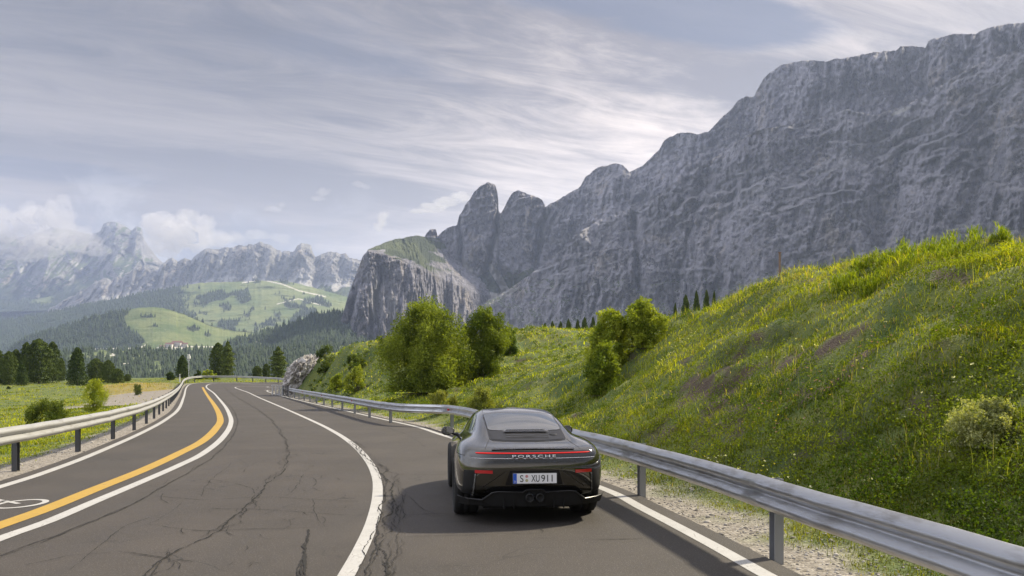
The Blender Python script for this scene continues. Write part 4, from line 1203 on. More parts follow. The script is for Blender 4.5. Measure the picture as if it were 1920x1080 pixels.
cc = mixc((0.045, 0.080, 0.008), (0.18, 0.22, 0.018), np.clip(sst(fbm(x * 0.5, y * 0.5, 40.0, 3), -0.3, 0.35) * 0.7 + rng.random(len(x)) * 0.4 - 0.25 * (1 - sst(z, 0.3, 2.4)), 0, 1))
C = np.repeat(cc, m, 0) * rng.uniform(0.7, 1.3, (len(P), 1))
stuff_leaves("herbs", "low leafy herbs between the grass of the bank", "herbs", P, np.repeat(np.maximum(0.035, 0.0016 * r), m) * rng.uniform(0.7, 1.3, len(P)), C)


# flowers
def flowers(name, label, spots, color, size):
    Ps = []; Cs = []; S = []
    for (px, py, Y, nn, sp) in spots:
        X0 = (px - 960) / F * Y
        xx = X0 + rng.normal(size=nn) * sp; yy = Y + rng.normal(size=nn) * sp; zz, dd = H(xx, yy)
        zz = zz + rng.uniform(0.12, 0.38, nn)
        for q in range(5):
            Ps.append(np.stack([xx + rng.normal(size=nn) * size * 0.5, yy + rng.normal(size=nn) * size * 0.5, zz + rng.normal(size=nn) * size * 0.15], 1))
            Cs.append(np.array([color]) * rng.uniform(0.7, 1.1, (nn, 1))); S.append(np.full(nn, size) * rng.uniform(0.5, 1.1, nn))
    P = np.vstack(Ps); nr = np.tile(np.array([[0, 0, 1.0]]), (len(P), 1))
    stuff_leaves(name, label, "flowers", P, np.concatenate(S), np.vstack(Cs), nrm=nr, asp=0.9)
def spotY(px, py):
    """distance at which the ground is seen at this pixel"""
    Y = np.exp(np.linspace(math.log(3.5), math.log(120), 900)); X = (px - 960) / F * Y
    zz, _ = H(X, Y); yy = CAMH - (py - HOR) / F * Y
    k = np.nonzero(zz > yy)[0]
    return float(Y[k[0]]) if len(k) else 60.0
def S_(px, py, nn, sp): return (px, py, spotY(px, py), nn, sp)
r6 = np.random.default_rng(6)
flowers("white_flowers", "small white flower heads scattered over the bank", [S_(1275, 655, 22, 0.20), S_(1240, 700, 8, 0.3), S_(1160, 700, 10, 0.4), S_(1010, 715, 16, 0.7), S_(1000, 720, 12, 0.8), S_(1790, 735, 5, 0.12), S_(1400, 940, 16, 0.25), S_(1470, 960, 14, 0.2), S_(1340, 900, 8, 0.2), S_(1560, 985, 8, 0.2), S_(1440, 700, 8, 0.6)] +
        [S_(r6.uniform(1150, 1900), r6.uniform(600, 900), 2, 0.5) for _ in range(10)], (0.60, 0.60, 0.50), 0.026)
flowers("pink_flowers", "small pink flower heads in the grass of the bank", [S_(1520, 740, 22, 0.5), S_(1490, 760, 16, 0.5), S_(1600, 720, 10, 0.4), S_(1480, 820, 6, 0.3), S_(1660, 650, 8, 0.5)] + [S_(r6.uniform(1250, 1900), r6.uniform(560, 850), 2, 0.4) for _ in range(4)], (0.36, 0.20, 0.24), 0.022)
flowers("yellow_flowers", "small yellow flower heads behind the guardrail", [S_(1262, 905, 5, 0.1), S_(1300, 880, 4, 0.2)] + [S_(r6.uniform(1100, 1900), r6.uniform(650, 950), 2, 0.4) for _ in range(5)], (0.62, 0.50, 0.05), 0.025)


# ---- loose stones on the verges
def stones(n_, fn, name, label):
    V = []; Fs = []; o = 0
    bm = bmesh.new(); bmesh.ops.create_icosphere(bm, subdivisions=1, radius=1); bv = np.array([v.co[:] for v in bm.verts]); bf = np.array([[v.index for v in f.verts] for f in bm.faces]); bm.free()
    xx, yy, ss = fn(n_); zz, _ = H(xx, yy); n_ = len(xx)
    a = rng.uniform(0, 6.28, n_); sc = ss[:, None] * rng.uniform(0.5, 1.2, (n_, 3)); sc[:, 2] *= 0.6
    P = bv[None] * sc[:, None] * rng.uniform(0.75, 1.2, (n_, len(bv), 1))
    X = P[..., 0] * np.cos(a)[:, None] - P[..., 1] * np.sin(a)[:, None]; Y = P[..., 0] * np.sin(a)[:, None] + P[..., 1] * np.cos(a)[:, None]
    V = np.stack([X + xx[:, None], Y + yy[:, None], P[..., 2] + zz[:, None] + ss[:, None] * 0.15], -1).reshape(-1, 3)
    Fc = (bf[None] + (np.arange(n_) * len(bv))[:, None, None]).reshape(-1, 3)
    me = np_mesh(name, V, Fc, smooth=False, attrs={'tint': np.repeat(rng.random(n_), len(bv))})
    return tag(link(name, me, M_stone), label, "gravel", kind='stuff')
M_stone = mat("limestone gravel", rough=0.9, build=lambda t, bs: t.put(bs.inputs['Base Color'], t.mix(t.attr('tint').outputs['Fac'], (0.16, 0.145, 0.13), (0.46, 0.43, 0.39))))
def fn_st(n_):
    Pr = resample(C_RR, 0.05)[0]; Pl = resample(C_RL, 0.05)[0]; Pl = Pl[(Pl[:, 1] > 5) & (Pl[:, 1] < 60)]; Pr = Pr[(Pr[:, 1] > 3) & (Pr[:, 1] < 45)]
    q = Pr[(rng.random(n_) ** 1.5 * len(Pr)).astype(int)]; q2 = Pl[(rng.random(n_ // 2) ** 1.3 * len(Pl)).astype(int)]
    xx = np.r_[q[:, 0] + rng.uniform(-0.55, 1.1, n_), q2[:, 0] + rng.uniform(-0.9, 1.4, n_ // 2)]
    yy = np.r_[q[:, 1] + rng.uniform(-.3, .3, n_), q2[:, 1] + rng.uniform(-.3, .3, n_ // 2)]
    _, dd = H(xx, yy); k = dd > 0.08
    return xx[k], yy[k], (rng.uniform(0.006, 0.022, len(xx)) * np.where(rng.random(len(xx)) < 0.04, 2.2, 1))[k]
stones(9000, fn_st, "gravel", "pale limestone gravel scattered along the road verges")


# ---- shrubs
def tube(bm, P, R, seg=6):
    rings = []
    for i, (p, rr) in enumerate(zip(P, R)):
        p = Vector(p); q = Vector(P[min(i + 1, len(P) - 1)]) - Vector(P[max(i - 1, 0)])
        q.normalize(); a = q.orthogonal().normalized(); b = q.cross(a)
        rings.append([bm.verts.new(p + (a * math.cos(2 * math.pi * k / seg) + b * math.sin(2 * math.pi * k / seg)) * rr) for k in range(seg)])
    for r0, r1 in zip(rings[:-1], rings[1:]):
        for k in range(seg): bm.faces.new([r0[k], r0[(k + 1) % seg], r1[(k + 1) % seg], r1[k]])


def shrub_meshes(w, dpt, h, nleaf, ls, c0, c1, lobes=26, spiky=0.0, seed=0, bottom=-0.02):
    lobes = int(lobes * 1.6) + 6
    r = np.random.default_rng(seed)
    # lobes spread over an uneven dome, filled down to the ground
    L = []
    for i in range(lobes):
        a = r.uniform(0, 6.28); q = r.uniform(0.0, 1) ** 0.55; zz = bottom + (1.0 - bottom) * (i + 0.5) / lobes
        lim = math.sqrt(max(0.02, 1 - max(0, zz - 0.35) ** 2 / 0.43)) * (0.82 + 0.18 * min(1, zz / 0.35))
        L.append((q * lim * w / 2 * 0.84 * math.cos(a), q * lim * dpt / 2 * 0.84 * math.sin(a), h * 0.86 * zz, r.uniform(0.07, 0.20) * (34 / lobes) ** 0.33 * min(w, h * 1.3)))
    L = np.array(L); wt = L[:, 3] ** 2; idx = r.choice(lobes, nleaf, p=wt / wt.sum())
    dirs = r.normal(size=(nleaf, 3)); dirs /= np.linalg.norm(dirs, axis=1)[:, None]
    rad = L[idx, 3] * (r.random(nleaf) ** 0.33) * (0.85 + 0.3 * r.random(nleaf) ** 2)
    P = L[idx, :3] + dirs * rad[:, None]
    if spiky:
        # shoots: short runs of leaves climbing out of the lobes
        ns = int(nleaf * spiky); nsh = max(6, ns // 26); sl = r.integers(0, lobes, nsh)
        sd = r.normal(size=(nsh, 3)); sd[:, 2] = np.abs(sd[:, 2]) + 0.9; sd /= np.linalg.norm(sd, axis=1)[:, None]
        k = r.integers(0, nsh, ns); t = r.random(ns)
        P[:ns] = L[sl[k], :3] + sd[k] * (L[sl[k], 3] * (0.6 + 0.85 * t))[:, None] + r.normal(size=(ns, 3)) * (0.035 * (1.15 - t))[:, None] * min(w, h)
        idx = idx.copy(); idx[:ns] = sl[k]
    P[:, 2] = np.maximum(P[:, 2], 0.02 * h)
    tone = np.clip(r.random(lobes)[idx] * 0.55 + r.random(nleaf) * 0.7 - 0.12, 0, 1.1)
    C = mixc(c0, c1, tone)
    V, Q, CC = leaf_quads(P, ls * r.uniform(0.6, 1.35, nleaf), C, nrm=dirs * 0.6)
    fm = np_mesh("foliage", V, Q, smooth=False, attrs={'col': CC}); fm.materials.append(M_leaf)
    bm = bmesh.new()
    for i in range(min(lobes, 14)):
        e = L[i, :3]; m1 = e * np.array([0.35, 0.35, 0.5])
        tube(bm, [(r.normal() * 0.04, r.normal() * 0.04, -0.15), tuple(m1), tuple(e)], [0.022 * h ** 0.6, 0.014 * h ** 0.6, 0.005], 5)
    sm = bpy.data.meshes.new("stem"); bm.to_mesh(sm); bm.free(); sm.materials.append(M_bark)
    return fm, sm


def shrub(label, px, py_base, py_top, wpx, Y=None, nleaf=9000, ls=0.06, c0=(0.05, 0.09, 0.015), c1=(0.15, 0.19, 0.03), group="shrubs along the road", name="shrub", **kw):
    c0 = tuple(v * 1.1 for v in c0); c1 = tuple(v * 1.25 for v in c1)
    Y = spotY(px, py_base) if Y is None else Y
    X = (px - 960) / F * Y; z = H1(X, Y); h = CAMH - (py_top - HOR) / F * Y - z; w = wpx / F * Y
    fm, sm = shrub_meshes(w, w * 0.8, max(h, 0.3), int(nleaf * 1.35), ls, c0, c1, **kw)
    o = empty(name, (X, Y, z)); tag(o, label, "shrub", group)
    link("foliage", fm, None, o); link("stem", sm, None, o)
    return o


LG0, LG1 = (0.11, 0.16, 0.018), (0.32, 0.35, 0.045)
shrub("largest round leafy shrub in the middle of the hillside", 798, 735, 560, 200, Y=44, nleaf=62000, ls=0.105, c0=(0.060, 0.095, 0.014), c1=(0.24, 0.28, 0.045), lobes=60, spiky=0.24, seed=1)
shrub("second tall shrub pressed against the right side of the largest shrub", 908, 720, 574, 118, Y=46, nleaf=30000, ls=0.10, c0=(0.045, 0.08, 0.012), c1=(0.19, 0.23, 0.03), lobes=36, spiky=0.22, seed=2)
shrub("low dark shrub at the right foot of the second hillside shrub", 955, 680, 610, 46, Y=52, nleaf=6000, ls=0.09, c0=(0.03, 0.06, 0.012), c1=(0.10, 0.14, 0.025), lobes=16, seed=3)
shrub("yellow green shrub with feathery tips at the left end of the near bank", 1146, 705, 574, 96, nleaf=15000, ls=0.075, c0=LG0, c1=LG1, lobes=30, spiky=0.25, seed=4)
shrub("bright yellow green shrub reaching over the crest of the near bank", 1206, 655, 560, 92, nleaf=13000, ls=0.075, c0=(0.09, 0.14, 0.018), c1=LG1, lobes=26, spiky=0.25, seed=5)
shrub("low green shrub in front of the feathery shrub on the near bank", 1128, 742, 640, 84, nleaf=9000, ls=0.07, c0=(0.06, 0.10, 0.014), c1=(0.20, 0.24, 0.03), lobes=22, spiky=0.25, seed=6)
shrub("pale lime shrub on the slope left of the largest shrub", 668, 735, 683, 44, nleaf=6000, ls=0.08, c0=LG0, c1=(0.30, 0.32, 0.06), lobes=16, spiky=0.15, seed=7)
shrub("small lime shrub just right of the white rock", 634, 733, 698, 34, nleaf=4000, ls=0.08, c0=LG0, c1=LG1, lobes=12, spiky=0.15, seed=8)
shrub("dark flat shrub high on the slope left of the largest shrub", 668, 690, 664, 56, Y=60, nleaf=5000, ls=0.09, c0=(0.03, 0.06, 0.012), c1=(0.12, 0.15, 0.03), lobes=14, seed=9)
shrub("dark green shrub directly above the white rock", 612, 722, 684, 46, Y=68, nleaf=5000, ls=0.09, c0=(0.03, 0.055, 0.012), c1=(0.11, 0.14, 0.028), lobes=14, seed=10)
shrub("straw green shrub right behind the guardrail below the largest shrub", 826, 775, 732, 76, nleaf=8000, ls=0.055, c0=(0.10, 0.13, 0.03), c1=(0.26, 0.26, 0.07), lobes=20, spiky=0.2, seed=11)
shrub("pale shrub behind the guardrail directly left of the car roof", 900, 776, 725, 60, nleaf=7000, ls=0.055, c0=(0.10, 0.13, 0.03), c1=(0.28, 0.29, 0.08), lobes=16, spiky=0.25, seed=12)
shrub("small dark shrub with a crooked outline on the crest left of the largest shrub", 612, 668, 645, 40, Y=72, nleaf=4000, ls=0.10, c0=(0.03, 0.055, 0.015), c1=(0.10, 0.13, 0.03), lobes=10, seed=13)
shrub("bright lime shrub with upright shoots beyond the left guardrail", 177, 766, 706, 52, Y=46, nleaf=8000, ls=0.06, c0=(0.09, 0.14, 0.016), c1=(0.34, 0.36, 0.05), lobes=18, spiky=0.35, seed=14)
shrub("broad dark green shrub at the left behind the guardrail", 92, 800, 748, 110, Y=31, nleaf=13000, ls=0.05, c0=(0.03, 0.055, 0.012), c1=(0.13, 0.16, 0.03), lobes=34, spiky=0.12, seed=15)
shrub("small round dark shrub in the straw coloured meadow", 257, 738, 719, 18, Y=86, nleaf=1800, ls=0.08, c0=(0.03, 0.055, 0.012), c1=(0.10, 0.13, 0.03), lobes=8, seed=16)
shrub("yellow green low shrub at the foot of the tall pair of trees", 393, 708, 693, 36, Y=140, nleaf=2500, ls=0.22, c0=LG0, c1=LG1, lobes=10, seed=17)
shrub("dark round shrub behind the far guardrail right of the pole", 372, 708, 692, 17, Y=142, nleaf=1500, ls=0.2, c0=(0.02, 0.04, 0.012), c1=(0.07, 0.10, 0.02), lobes=8, seed=18)
shrub("dark low shrub left of the conical tree at the bend", 320, 712, 697, 18, Y=146, nleaf=1500, ls=0.2, c0=(0.02, 0.04, 0.012), c1=(0.06, 0.09, 0.02), lobes=8, seed=19)
shrub("pale whitish green shrub at the right border above the guardrail", 1850, 850, 745, 170, Y=8.6, nleaf=9000, ls=0.030, c0=(0.10, 0.13, 0.04), c1=(0.34, 0.35, 0.17), lobes=30, spiky=0.3, seed=20)


# ---- trees
def crown_mesh(kind, seed, n=7500):
    """unit tree: height 1, width about 1 (scaled per copy)"""
    r = np.random.default_rng(seed)
    t = r.random(n) ** (0.8 if kind == 'cone' else 0.9)
    if kind == 'pine':    R = 0.5 * np.sqrt(np.clip(1 - np.clip((t - 0.36) / 0.64, 0, 1) ** 2.6, 0, 1)) * (0.80 + 0.20 * sst(t, 0, 0.3))
    elif kind == 'cone':  R = 0.5 * (1 - t) ** 0.58 * (0.72 + 0.28 * sst(t, 0, 0.2)) + 0.03
    elif kind == 'larch': R = 0.5 * np.clip(np.sin(np.pi * np.clip(t * 0.8 + 0.2, 0, 1)) ** 0.7, 0, 1) * (0.8 + 0.2 * np.sin(t * 40))
    a = r.uniform(0, 6.28, n)
    lump = 0.84 + 0.50 * fbm(np.cos(a) * 1.5 + seed, np.sin(a) * 1.5, t * 5.0, 3) + 0.12 * np.sin(t * 55 + a)
    q = r.random(n) ** (0.30 if kind != 'larch' else 0.5)
    rad = R * lump * q
    z0 = 0.06
    P = np.stack([rad * np.cos(a), rad * np.sin(a), z0 + (1 - z0) * t - 0.10 * rad + r.normal(size=n) * 0.006], 1)
    s = r.uniform(0.028, 0.062, n) * (0.9 if kind == 'larch' else 1.0)
    base = {'pine': ((0.022, 0.042, 0.010), (0.115, 0.155, 0.032)), 'cone': ((0.018, 0.038, 0.010), (0.085, 0.125, 0.028)), 'larch': ((0.05, 0.08, 0.020), (0.15, 0.19, 0.045))}[kind]
    C = mixc(base[0], base[1], np.clip(0.5 + 0.6 * fbm(np.cos(a) * 2, np.sin(a) * 2, t * 7 + 5, 3) + r.normal(size=n) * 0.25, 0, 1))
    nr = np.stack([np.cos(a) * 0.5, np.sin(a) * 0.5, np.full(n, 0.8)], 1); nr /= np.linalg.norm(nr, axis=1)[:, None]
    V, Q, CC = leaf_quads(P, s, C, nrm=nr, asp=0.7)
    me = np_mesh("crown", V, Q, smooth=False, attrs={'col': CC}); me.materials.append(M_needle)
    bm = bmesh.new(); tube(bm, [(0, 0, -0.08), (0.004, 0, 0.15), (0, 0.006, 0.5), (0, 0, 0.93)], [0.032, 0.024, 0.014, 0.003], 7)
    for i in range(9):
        zz = r.uniform(0.12, 0.8); b = r.uniform(0, 6.28); L = 0.30 * (1 - zz * 0.7)
        tube(bm, [(0, 0, zz), (math.cos(b) * L, math.sin(b) * L, zz + 0.02)], [0.008, 0.002], 4)
    tm = bpy.data.meshes.new("trunk"); bm.to_mesh(tm); bm.free(); tm.materials.append(M_bark)
    return me, tm


CR = {(k, i): crown_mesh(k, 50 + i * 7 + len(k)) for k, i in (('pine', 0), ('pine', 1), ('pine', 2), ('cone', 0), ('cone', 1), ('larch', 0))}


def tree(label, kind, var, px, top, wpx, Y, group="pines standing in the left meadow", name=None, rz=0.0, lean=0.0):
    X = (px - 960) / F * Y; z = H1(X, Y); h = CAMH - (top - HOR) / F * Y - z; w = wpx / F * Y
    name = name or {'pine': 'pine_tree', 'cone': 'spruce_tree', 'larch': 'larch_tree'}[kind]
    o = empty(name, (X, Y, z)); tag(o, label, "tree", group)
    cm, tm = CR[(kind, var)]
    for nm, me in (("crown", cm), ("trunk", tm)):
        c = link(nm, me, None, o); c.scale = (w, w, h); c.rotation_euler = (lean, 0, rz)
    return o


T = tree
T("dark pine cut off by the left border of the photo", 'pine', 0, -6, 654, 34, 150, rz=1)
T("lighter green pine second from the left border", 'pine', 1, 17, 659, 34, 146, rz=2)
T("narrow dark pine behind the lighter pine near the left border", 'pine', 2, 30, 655, 26, 158, rz=3)
T("small pointed spruce in front of the pines near the left border", 'cone', 0, 41, 678, 26, 138, rz=1)
T("dark pine at the left flank of the tallest pine", 'pine', 0, 50, 642, 28, 158, rz=4)
T("tallest and broadest pine of the left meadow", 'pine', 1, 73, 636, 56, 152, rz=5)
T("dark pine at the right flank of the tallest pine", 'pine', 2, 99, 641, 30, 158, rz=6)
T("narrow low pine between the tall group and the freestanding cone", 'pine', 0, 115, 671, 17, 162, rz=2)
T("freestanding broad conical spruce in the left meadow", 'cone', 1, 145, 652, 46, 136, rz=0.5)
T("round pine directly right of the freestanding conical spruce", 'pine', 2, 180, 672, 37, 152, rz=1.5)
T("pine in the middle of the row right of the conical spruce", 'pine', 1, 203, 675, 28, 150, rz=2.2)
T("low round pine near the right end of the meadow row", 'pine', 0, 221, 691, 26, 142, rz=0.3)
T("smallest pine at the right end of the meadow row", 'pine', 2, 239, 701, 15, 156, rz=3.3)
T("tiny spruce in the grass close to the left border", 'cone', 0, 16, 724, 11, 110, rz=0.7)
g2 = "trees behind the far guardrail"
T("pointed dark spruce beside the slim pole at the bend", 'cone', 1, 342, 666, 32, 152, g2, rz=2.4)
T("tall dark pine forming the left half of the pair above the bend", 'pine', 1, 409, 643, 32, 150, g2, rz=0.4)
T("tall light green pine forming the right half of the pair above the bend", 'larch', 0, 427, 640, 36, 148, g2, rz=3.4)
T("low dark pine left of the feathery larch", 'pine', 2, 482, 686, 22, 150, g2, rz=1.4)
T("slim dark pine touching the left side of the feathery larch", 'pine', 0, 499, 682, 18, 152, g2, rz=2.6)
T("feathery light green larch left of the white rock", 'larch', 0, 522, 650, 46, 148, g2, rz=5.4)
T("dark pine between the feathery larch and the white rock", 'pine', 1, 550, 681, 20, 146, g2, rz=4.4)
T("slim dark pine nearest to the white rock", 'pine', 2, 566, 679, 16, 154, g2, rz=5)
g3 = "small conifers peeping over the crest below the rock wall"
for px, top, wp, lab in [(1022, 603, 26, "leftmost small conifer over the grassy crest below the rock wall"), (1036, 600, 24, "second small conifer from the left over the grassy crest"), (1051, 601, 26, "third small conifer from the left over the grassy crest"),
                         (1066, 596, 26, "tallest of the left run of small conifers over the grassy crest"), (1083, 597, 22, "small conifer just right of the tallest of the left run over the crest"), (1096, 593, 26, "round small conifer left of the feathery shrub on the crest"),
                         (1112, 592, 22, "small conifer partly behind the feathery shrub"), (1266, 566, 18, "low conifer at the left end of the group above the bright shrub"),
                         (1286, 551, 34, "broadest conifer of the group above the bright shrub"), (1306, 544, 24, "tall slim conifer in the middle of the group above the near bank"), (1325, 542, 24, "rounded conifer right of the tall slim one above the near bank"), (1339, 544, 18, "rightmost small conifer above the near bank")]:
    T(lab, 'pine', int(px) % 3, px, top + 3, wp * 0.72, 140 + (px % 7), g3, rz=px)

# ---- white rock where the far road meets the slope
def b_wrock(t, bs):
    p = t.pos(); n = t.noise(p, 1.6, 6, 0.65); f_ = t.noise(p, 7.0, 5, 0.7)
    c = t.mix(t.sstep(n, 0.35, 0.6), (0.20, 0.18, 0.165), (0.50, 0.48, 0.455)); c = t.mix(t.m('MULTIPLY', t.sstep(f_, 0.55, 0.7), 0.6), c, (0.16, 0.14, 0.11))
    t.put(bs.inputs['Base Color'], c); t.put(bs.inputs['Normal'], t.bump(f_, 0.8, 0.08))
M_wrock = mat("pale limestone", rough=0.9, build=b_wrock)
bm = bmesh.new(); bmesh.ops.create_icosphere(bm, subdivisions=6, radius=1)
co = np.array([v.co[:] for v in bm.verts])
dsp = 1 + 0.38 * fbm(co[:, 0] * 1.7, co[:, 1] * 1.7, co[:, 2] * 1.7 + 3, 3, ridge=True) + 0.22 * fbm(co[:, 0] * 4, co[:, 1] * 4, co[:, 2] * 4, 3, ridge=True) + 0.05 * fbm(co[:, 0] * 10, co[:, 1] * 10, co[:, 2] * 10, 3)
Yr = 75; co2 = co * dsp[:, None] * np.array([1.25, 1.6, 1.5]); co2[:, 0] += 0.30 * co2[:, 2]
for v, c in zip(bm.verts, co2): v.co = c
me = bpy.data.meshes.new("rock"); bm.to_mesh(me); bm.free()
Xr = (569 - 960) / F * Yr
o = link("rock_outcrop", me, M_wrock); o.location = (Xr, Yr, CAMH - (707 - HOR) / F * Yr)
tag(o, "pale rugged limestone outcrop where the far guardrail meets the grassy slope", "rock")

# ---- posts and pole
def pole(name, px, ytop, Y, r_, m_, label, cat, extra=None, gz=None):
    X = (px - 960) / F * Y; z = H1(X, Y) if gz is None else gz; h = CAMH - (ytop - HOR) / F * Y - z
    o = empty(name, (X, Y, z)); tag(o, label, cat)
    bm = bmesh.new(); tube(bm, [(0, 0, -0.2), (0, 0, h * 0.5), (0, 0, h)], [r_, r_ * 0.9, r_ * 0.8], 8)
    me = bpy.data.meshes.new("shaft"); bm.to_mesh(me); bm.free(); link("shaft", me, m_, o)
    return o, h
M_pw = mat("white plastic", (0.7, 0.7, 0.7), 0.5)
o, h = pole("signal_mast", 354, 674, 135, 0.07, M_galv, "slim grey mast with a small white box on top beside the pointed spruce", "mast")
boxm("box", 0, 0, h + 0.35, 0.5, 0.35, 0.5, M_pw, o, 0.04); boxm("cap", 0, 0, h + 0.75, 0.35, 0.3, 0.25, M_pw, o, 0.03); boxm("bracket", 0, 0.0, h - 0.1, 0.3, 0.12, 0.25, M_galv, o)
o, h = pole("marker_post", 337, 701.5, 118, 0.09, M_pw, "short white marker post behind the left guardrail where it starts to bend", "marker post")
boxm("reflector_band", 0, -0.06, h - 0.25, 0.17, 0.1, 0.12, M_postd, o)
M_wood = mat("grey wood", (0.22, 0.15, 0.11), 0.9)
o, h = pole("wooden_stake", 1462, 474, 23, 0.035, M_wood, "short wooden stake standing on the crest of the bank", "stake")
boxm("cap", 0, 0, h + 0.005, 0.08, 0.08, 0.03, M_wood, o, 0.005)
# ---------------------------------------------------------------- the car
def b_carpaint(t, bs):
    bs.inputs['Coat Weight'].default_value = 1.0; bs.inputs['Coat Roughness'].default_value = 0.02; bs.inputs['Coat IOR'].default_value = 1.8
    n = t.noise(t.pos(), 900.0, 1, 0.5)
    t.put(bs.inputs['Base Color'], t.mix(n, (0.022, 0.020, 0.013), (0.040, 0.037, 0.025)))


M_paint = mat("dark olive metallic paint", rough=0.18, metal=0.6, build=b_carpaint)
M_black = mat("satin black plastic", (0.008, 0.008, 0.009), 0.32)
M_matt = mat("matt black", (0.004, 0.004, 0.004), 0.8)
M_gloss = mat("gloss black", (0.006, 0.006, 0.007), 0.06, Coat_Weight=1.0)
M_glass = mat("tinted glass", (0.050, 0.055, 0.060), 0.03, Coat_Weight=1.0, Coat_Roughness=0.0, IOR=2.2)
M_tyre = mat("tyre rubber", (0.014, 0.014, 0.014), 0.85)
M_rim = mat("dark satin rim", (0.05, 0.05, 0.05), 0.35, 0.8)
M_chrome = mat("polished metal", (0.75, 0.75, 0.75), 0.15, 1.0)
M_lens = mat("red lens", (0.48, 0.012, 0.014), 0.12, Coat_Weight=1.0)
M_led = mat("lit red light bar", (0.4, 0.01, 0.01), 0.3)
_b = M_led.node_tree.nodes['Principled BSDF']; _b.inputs['Emission Color'].default_value = (1, 0.03, 0.02, 1); _b.inputs['Emission Strength'].default_value = 0.22
M_plate = mat("white number plate", (0.8, 0.8, 0.8), 0.4); M_blue = mat("blue plate band", (0.01, 0.09, 0.5), 0.4); M_ink = mat("black ink", (0.01, 0.01, 0.01), 0.5)
M_white2 = mat("white letters", (0.75, 0.75, 0.75), 0.35)

RINGS = [
 # low edge
 [(0, -.86, .36), (.33, -.86, .36), (.60, -.84, .34), (.80, -.74, .28), (.88, -.5, .22), (.90, 0, .20), (.86, .55, .17), (.83, 1.4, .16), (.84, 2.1, .16), (.88, 2.457, .18), (.80, 3.15, .17), (.45, 3.48, .17), (0, 3.56, .17)],
 [(0, -.93, .47), (.35, -.92, .47), (.64, -.895, .46), (.845, -.79, .44), (.915, -.5, .43), (.925, 0, .42), (.885, .55, .40), (.855, 1.4, .40), (.865, 2.1, .40), (.90, 2.457, .42), (.83, 3.12, .38), (.47, 3.53, .36), (0, 3.61, .36)],
 [(0, -.955, .63), (.35, -.945, .63), (.66, -.915, .63), (.855, -.79, .63), (.92, -.48, .62), (.928, 0, .62), (.89, .55, .58), (.86, 1.4, .56), (.865, 2.1, .56), (.90, 2.457, .59), (.82, 3.08, .52), (.45, 3.46, .48), (0, 3.55, .48)],
 [(0, -.935, .745), (.35, -.925, .745), (.66, -.895, .745), (.845, -.775, .75), (.905, -.47, .76), (.912, 0, .77), (.87, .55, .73), (.845, 1.4, .70), (.85, 2.1, .69), (.885, 2.457, .70), (.80, 3.02, .61), (.42, 3.36, .56), (0, 3.44, .55)],
 [(0, -.895, .815), (.35, -.885, .815), (.65, -.85, .818), (.81, -.74, .828), (.865, -.43, .85), (.872, 0, .87), (.835, .55, .83), (.815, 1.4, .785), (.82, 2.1, .765), (.845, 2.457, .775), (.75, 2.95, .69), (.40, 3.24, .63), (0, 3.32, .62)],
 [(0, -.86, .85), (.35, -.85, .85), (.62, -.81, .856), (.745, -.69, .872), (.79, -.40, .90), (.795, 0, .918), (.785, .55, .885), (.79, 1.4, .835), (.785, 2.1, .81), (.78, 2.457, .815), (.67, 2.86, .745), (.36, 3.1, .69), (0, 3.17, .68)],
 [(0, -.66, .872), (.32, -.65, .874), (.53, -.60, .882), (.635, -.50, .900), (.69, -.27, .930), (.715, .08, .945), (.745, .55, .918), (.765, 1.4, .87), (.74, 2.08, .85), (.68, 2.36, .845), (.56, 2.66, .80), (.32, 2.84, .765), (0, 2.88, .76)],
 [(0, -.43, .912), (.27, -.42, .913), (.45, -.385, .922), (.545, -.29, .945), (.60, -.08, .965), (.635, .22, .97), (.685, .6, .945), (.725, 1.4, .90), (.70, 2.0, .885), (.64, 2.25, .88), (.50, 2.45, .865), (.29, 2.57, .855), (0, 2.60, .855)],
 [(0, .06, 1.052), (.25, .06, 1.052), (.425, .08, 1.055), (.515, .14, 1.062), (.562, .30, 1.08), (.590, .52, 1.085), (.618, .78, 1.075), (.640, 1.35, 1.06), (.622, 1.85, 1.045), (.57, 2.0, 1.035), (.45, 2.12, 1.03), (.26, 2.19, 1.03), (0, 2.21, 1.03)],
 [(0, .64, 1.185), (.235, .64, 1.184), (.40, .66, 1.178), (.475, .69, 1.170), (.508, .78, 1.172), (.525, .92, 1.180), (.538, 1.08, 1.185), (.548, 1.35, 1.188), (.535, 1.56, 1.18), (.49, 1.66, 1.178), (.39, 1.73, 1.18), (.22, 1.77, 1.185), (0, 1.78, 1.188)],
 [(0, .86, 1.222), (.20, .86, 1.221), (.34, .87, 1.215), (.405, .89, 1.208), (.435, .95, 1.212), (.45, 1.04, 1.216), (.46, 1.14, 1.220), (.468, 1.32, 1.222), (.455, 1.46, 1.216), (.42, 1.53, 1.212), (.33, 1.58, 1.214), (.19, 1.61, 1.22), (0, 1.61, 1.224)],
 [(0, 1.12, 1.245), (.10, 1.12, 1.245), (.19, 1.13, 1.242), (.24, 1.14, 1.238), (.26, 1.17, 1.238), (.27, 1.21, 1.240), (.28, 1.25, 1.241), (.28, 1.30, 1.242), (.27, 1.34, 1.240), (.24, 1.37, 1.238), (.19, 1.39, 1.24), (.10, 1.40, 1.243), (0, 1.40, 1.245)],
]


